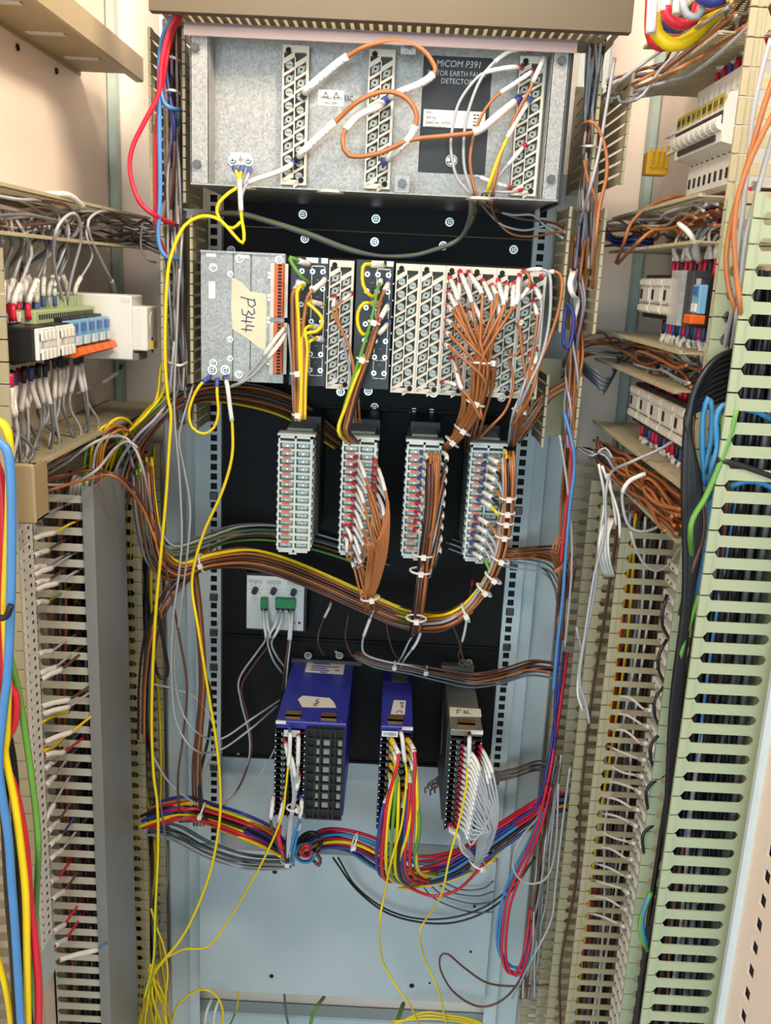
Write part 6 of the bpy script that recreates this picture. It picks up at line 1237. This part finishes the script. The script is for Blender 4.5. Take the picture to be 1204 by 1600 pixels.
hduct(22, ['br'], .872, 1.28, 1.366, 1.405, 'orange wire filling the lowest duct', 'orange wires filling the lowest duct', 44, x0=.277, x1=.315, r=.0021)
W('br', '1140 335 .95; 1120 320 1.0; 1085 308 1.1; 1050 308 1.15; 1010 325; 985 350; 975 378; 962 410 1.22', .0022, 'brown wire in a high arch in front of the second duct'); W('br', '1080 350 1.0; 1055 348 1.1; 1020 360; 995 380; 965 412 1.22', .0021, 'brown wire in a low arch in front of the second duct')
W('wh', '1060 350 1.0; 1075 362 .98; 1086 380; 1092 410 1.0', .0030, 'white sleeve bent over the edge of the second duct', name='loose_sleeve', cat='sleeve')
for i, (c, p, r) in enumerate((('gr', '1180 30 .9; 1130 78 .95; 1080 115 1.05; 1040 128 1.12; 1000 140; 968 152 1.2; 942 155 1.2', .0021), ('gr', '1140 10 .95; 1060 62 1.05; 1010 95 1.1; 970 125; 940 152 1.18', .0019), ('gr', '1060 80 1.1; 1030 110; 1012 138; 995 155; 970 160 1.15; 965 150', .0018), ('br', '1150 20 .95; 1090 70 1.02; 1040 105 1.1; 1000 125; 975 140 1.18', .0020), ('br', '1165 40 .92; 1100 85 1.0; 1050 112; 1000 135 1.15; 985 142', .0020))):
    W(c, p, r, ['long grey wire sagging along the top duct', 'grey wire crossing from the top duct to the pinkish wires', 'grey wire curled at the end of the top duct', 'brown wire along the top duct, upper', 'brown wire along the top duct, lower'][i])
# big coloured cables hanging from the top
for i, (c, p, r, l) in enumerate((('ye', '1022 22 1.02; 1026 52; 1048 70; 1075 62; 1100 40; 1130 10; 1150 -15', .0070, 'thick yellow cable bent in a U at the top'), ('rd', '1015 0 1.04; 1014 50; 1024 70; 1042 72; 1060 60', .0050, 'red cable bent under the yellow one'), ('rd', '1040 10 1.0; 1042 25; 1060 38; 1082 32; 1092 5', .0055, 'red cable bent inside the yellow one'), ('wh', '1020 -20 1.01; 1018 20; 1016 52', .0052, 'thick white sleeve hanging at the top, outer'), ('wh', '1042 -20 1.0; 1040 0; 1038 18', .0052, 'thick white sleeve hanging at the top, middle'),
        ('wh', '1062 -20 .98; 1060 0; 1058 22', .0055, 'thick white sleeve hanging at the top, inner'), ('nb', '1030 28 1.02; 1042 40; 1062 44; 1078 30', .0050, 'dark blue cable behind the red bends'), ('nb', '1090 -8 .96; 1110 2; 1130 -4', .0060, 'blue cable bend at the top edge'), ('gr', '1065 0 .97; 1072 22; 1088 26; 1098 8; 1096 -15', .0036, 'grey cable loop in front of the red bend'))):
    wire(c, p, r, l, n=10, cat='cable', name='cable')
# wires in front of the upper duct run
for i, (c, p, r, l) in enumerate((('gr', '1204 60 .82; 1190 110; 1176 180; 1168 260; 1160 330; 1152 400; 1146 470; 1130 550 .86', .0022, 'grey wire running down in front of the breakers, outer'), ('gr', '1210 200 .80; 1196 250; 1180 310; 1165 370; 1158 430; 1150 500; 1140 560 .86', .0022, 'grey wire running down in front of the breakers, inner'), ('br', '1212 110 .80; 1192 170; 1172 240; 1155 300; 1142 345; 1134 400; 1138 450; 1150 490; 1152 540 .86', .0024, 'brown wire bowing in front of the circuit breakers'),
        ('br', '1212 170 .79; 1188 215; 1168 260; 1152 310; 1146 370; 1150 430; 1156 490; 1150 550 .86', .0024, 'brown wire crossing behind the bowed one'), ('br', '1180 380 .83; 1172 420; 1166 480; 1158 540 .86', .0022, 'short brown wire beside the greenish duct'))):
    W(c, p, r, l)
W('gr', '1204 318 .80; 1185 330; 1172 350; 1180 365 .82; 1176 420; 1166 480 .86', .0022, 'grey wire with a kink beside the greenish duct')
# black cables
q = random.Random(9)
for i in range(9):
    s = i*5.6; pts = '%d %d .84; %d %d .83; %d %d .82; %d %d; %d %d; %d %d; %d %d; %d %d; %d %d; %d 1500 .84' % (1160-s*.4, 545+s*1.6, 1120-s*.5, 560+s*1.7, 1090-s*.4, 600+s*1.2, 1073+s*.2, 660+s, 1068+s*.55, 760, 1070+s*.5, 850, 1068+s*.2, 950, 1050+s*.25, 1100, 1042+s*.2, 1260, 1030-s*.2)
    wire('bk', pts, .0031, 'thick black cable in the bunch beside the greenish duct, arch %s from the top' % ORD[i], 'black cables beside the greenish duct', n=8, cat='cable', name='cable')
for i, (c, p, l) in enumerate((('cy', '1100 760 .825; 1097 700; 1098 650; 1106 622; 1112 640; 1110 690; 1098 740', 'light blue wire looped between the black cables'), ('cy', '1148 632 .80; 1128 634; 1118 655; 1120 700; 1112 730; 1106 780 .83', 'light blue wire bending round the green one'), ('gn', '1150 640 .79; 1140 680; 1118 740; 1100 780; 1082 810; 1078 835; 1081 880 .83; 1084 930 .84; 1072 985 .845; 1060 1030 .85', 'bright green wire hanging from the greenish duct'), ('gn', '1140 635 .80; 1130 655; 1130 680', 'short green wire beside the greenish duct'),
        ('cy', '1110 770 .83; 1100 850; 1088 930; 1070 990; 1058 1060; 1054 1130 .84', 'light blue wire down among the black cables'), ('gn', '1092 930 .82; 1072 990; 1062 1030; 1058 1070 .84', 'green wire crossing the light blue one'), ('db', '1080 650 .82; 1082 700; 1092 760; 1098 830; 1078 900; 1062 960 .84', 'brown wire down among the black cables'), ('br', '1120 600 .84; 1112 620; 1108 640', 'orange wire end among the black cables'),
        ('cy', '1014 1400 .82; 1003 1430; 1004 1460; 1010 1475', 'light blue wire low beside the greenish duct'), ('gn', '1016 1395 .82; 1000 1440; 1002 1465; 1012 1485', 'green wire low beside the greenish duct'), ('bk', '1120 718 .79; 1150 725; 1180 735; 1215 748', 'black cable lying over the greenish duct'), ('cy', '1140 760 .805; 1165 752; 1190 755; 1215 768', 'light blue wire in a slot of the greenish duct'), ('cy', '1165 640 .81; 1185 645; 1210 660', 'light blue wire in an upper slot of the greenish duct'))):
    W(c, p, .0027, l)
for i in range(6): W('bk', '%d %d .86; %d %d .85; %d %d; %d %d .87' % (1042-i, 930+i*70, 1036-i*6, 950+i*70, 1034-i*6, 975+i*70, 1046-i*7, 1000+i*70), .0018, 'thin black wire bowed beside the capped terminals', group='thin black wires beside the capped terminals')
# grey and white wires over the long-ribbed duct
for i, (c, p, l) in enumerate((('wh', '940 728 1.06; 952 760; 966 805 1.05; 968 840', 'white wire entering the duct with long ribs'), ('gr', '1062 682 .98; 1030 702 1.0; 985 722; 955 738 1.04; 946 772; 945 830; 928 900; 915 980; 905 1060; 915 1100; 920 1130', 'grey wire crossing to the duct with long ribs'), ('gr', '1008 740 1.0; 985 750; 972 768; 974 800; 985 825; 1010 830; 1040 815; 1062 795 .98', 'grey wire looping in front of the orange wires'), ('gr', '985 830 1.02; 990 850; 1005 880; 1024 892; 1045 882; 1062 855 .98', 'grey wire hanging in a second loop in front of the ribs'),
        ('wh', '935 725 1.08; 944 780; 938 830; 930 900; 918 980; 908 1020; 902 1080; 910 1110', 'white wire hanging along the narrow duct'), ('wh', '950 740 1.06; 960 800; 962 820', 'short white wire at the top of the ribbed duct'), ('gr', '945 830 1.05; 935 860; 932 900; 922 960; 912 1010; 905 1050', 'thin grey wire hanging along the narrow duct'), ('gr', '900 980 1.1; 908 1020; 905 1080; 918 1110', 'thin grey wire at the edge of the narrow duct'))):
    W(c, p, .0018, l, sl=(.0, .035) if i == 2 else None)
for i in range(4): W('wh', '%d 810 1.07; %d 835 1.05; %d 870; %d 900 1.07' % (950+i*3, 938+i*4, 936+i*5, 946+i*4), .0018, 'white wire folded into the ribbed duct', group='white wires folded into the ribbed duct')
q = random.Random(15)
for i in range(14):
    y = 1110 + i*26; x = 1005 - i*3.2
    W('wh', [P(x+12, y, 1.0), P(x, y-6+q.uniform(-4, 4), 1.03), P(x-22, y-14+q.uniform(-6, 6), 1.06), P(x-46, y-22, 1.10)], .0017, 'white sleeved wire from the capped terminals, %s from the top' % ORD[i], group='sleeved wires from the capped terminals', sl=(.002, .026), rsl=1.6)
for i in range(5): W('dg', '%d %d 1.24; %d %d 1.2; %d %d; %d %d 1.25' % (900+i*3, 560+i*6, 925+i*3, 575+i*8, 950-i*2, 590+i*6, 965, 560+i*3), .0022, 'dark grey wire in the shadowed tangle by the third duct', group='dark wires in the tangle by the third duct')
for i in range(4): W('nb' if i % 2 else 'bk', '%d 345 1.25; 960 %d 1.24; 990 %d 1.2; 1020 %d' % (935, 372+i*3, 370+i*4, 376+i*3), .0022, 'dark wire looping at the end of the second duct', group='dark wires at the end of the second duct')
for i in range(4): W(['gr', 'dg', 'gr', 'bk'][i], '%d 700 1.2; 925 %d 1.16; 945 %d; 960 %d 1.15' % (900+i*3, 712-i*3, 700+i*6, 722+i*6), .0018, 'grey wire bending into the lowest duct', group='grey wires bending into the lowest duct')

finish_wires(300)
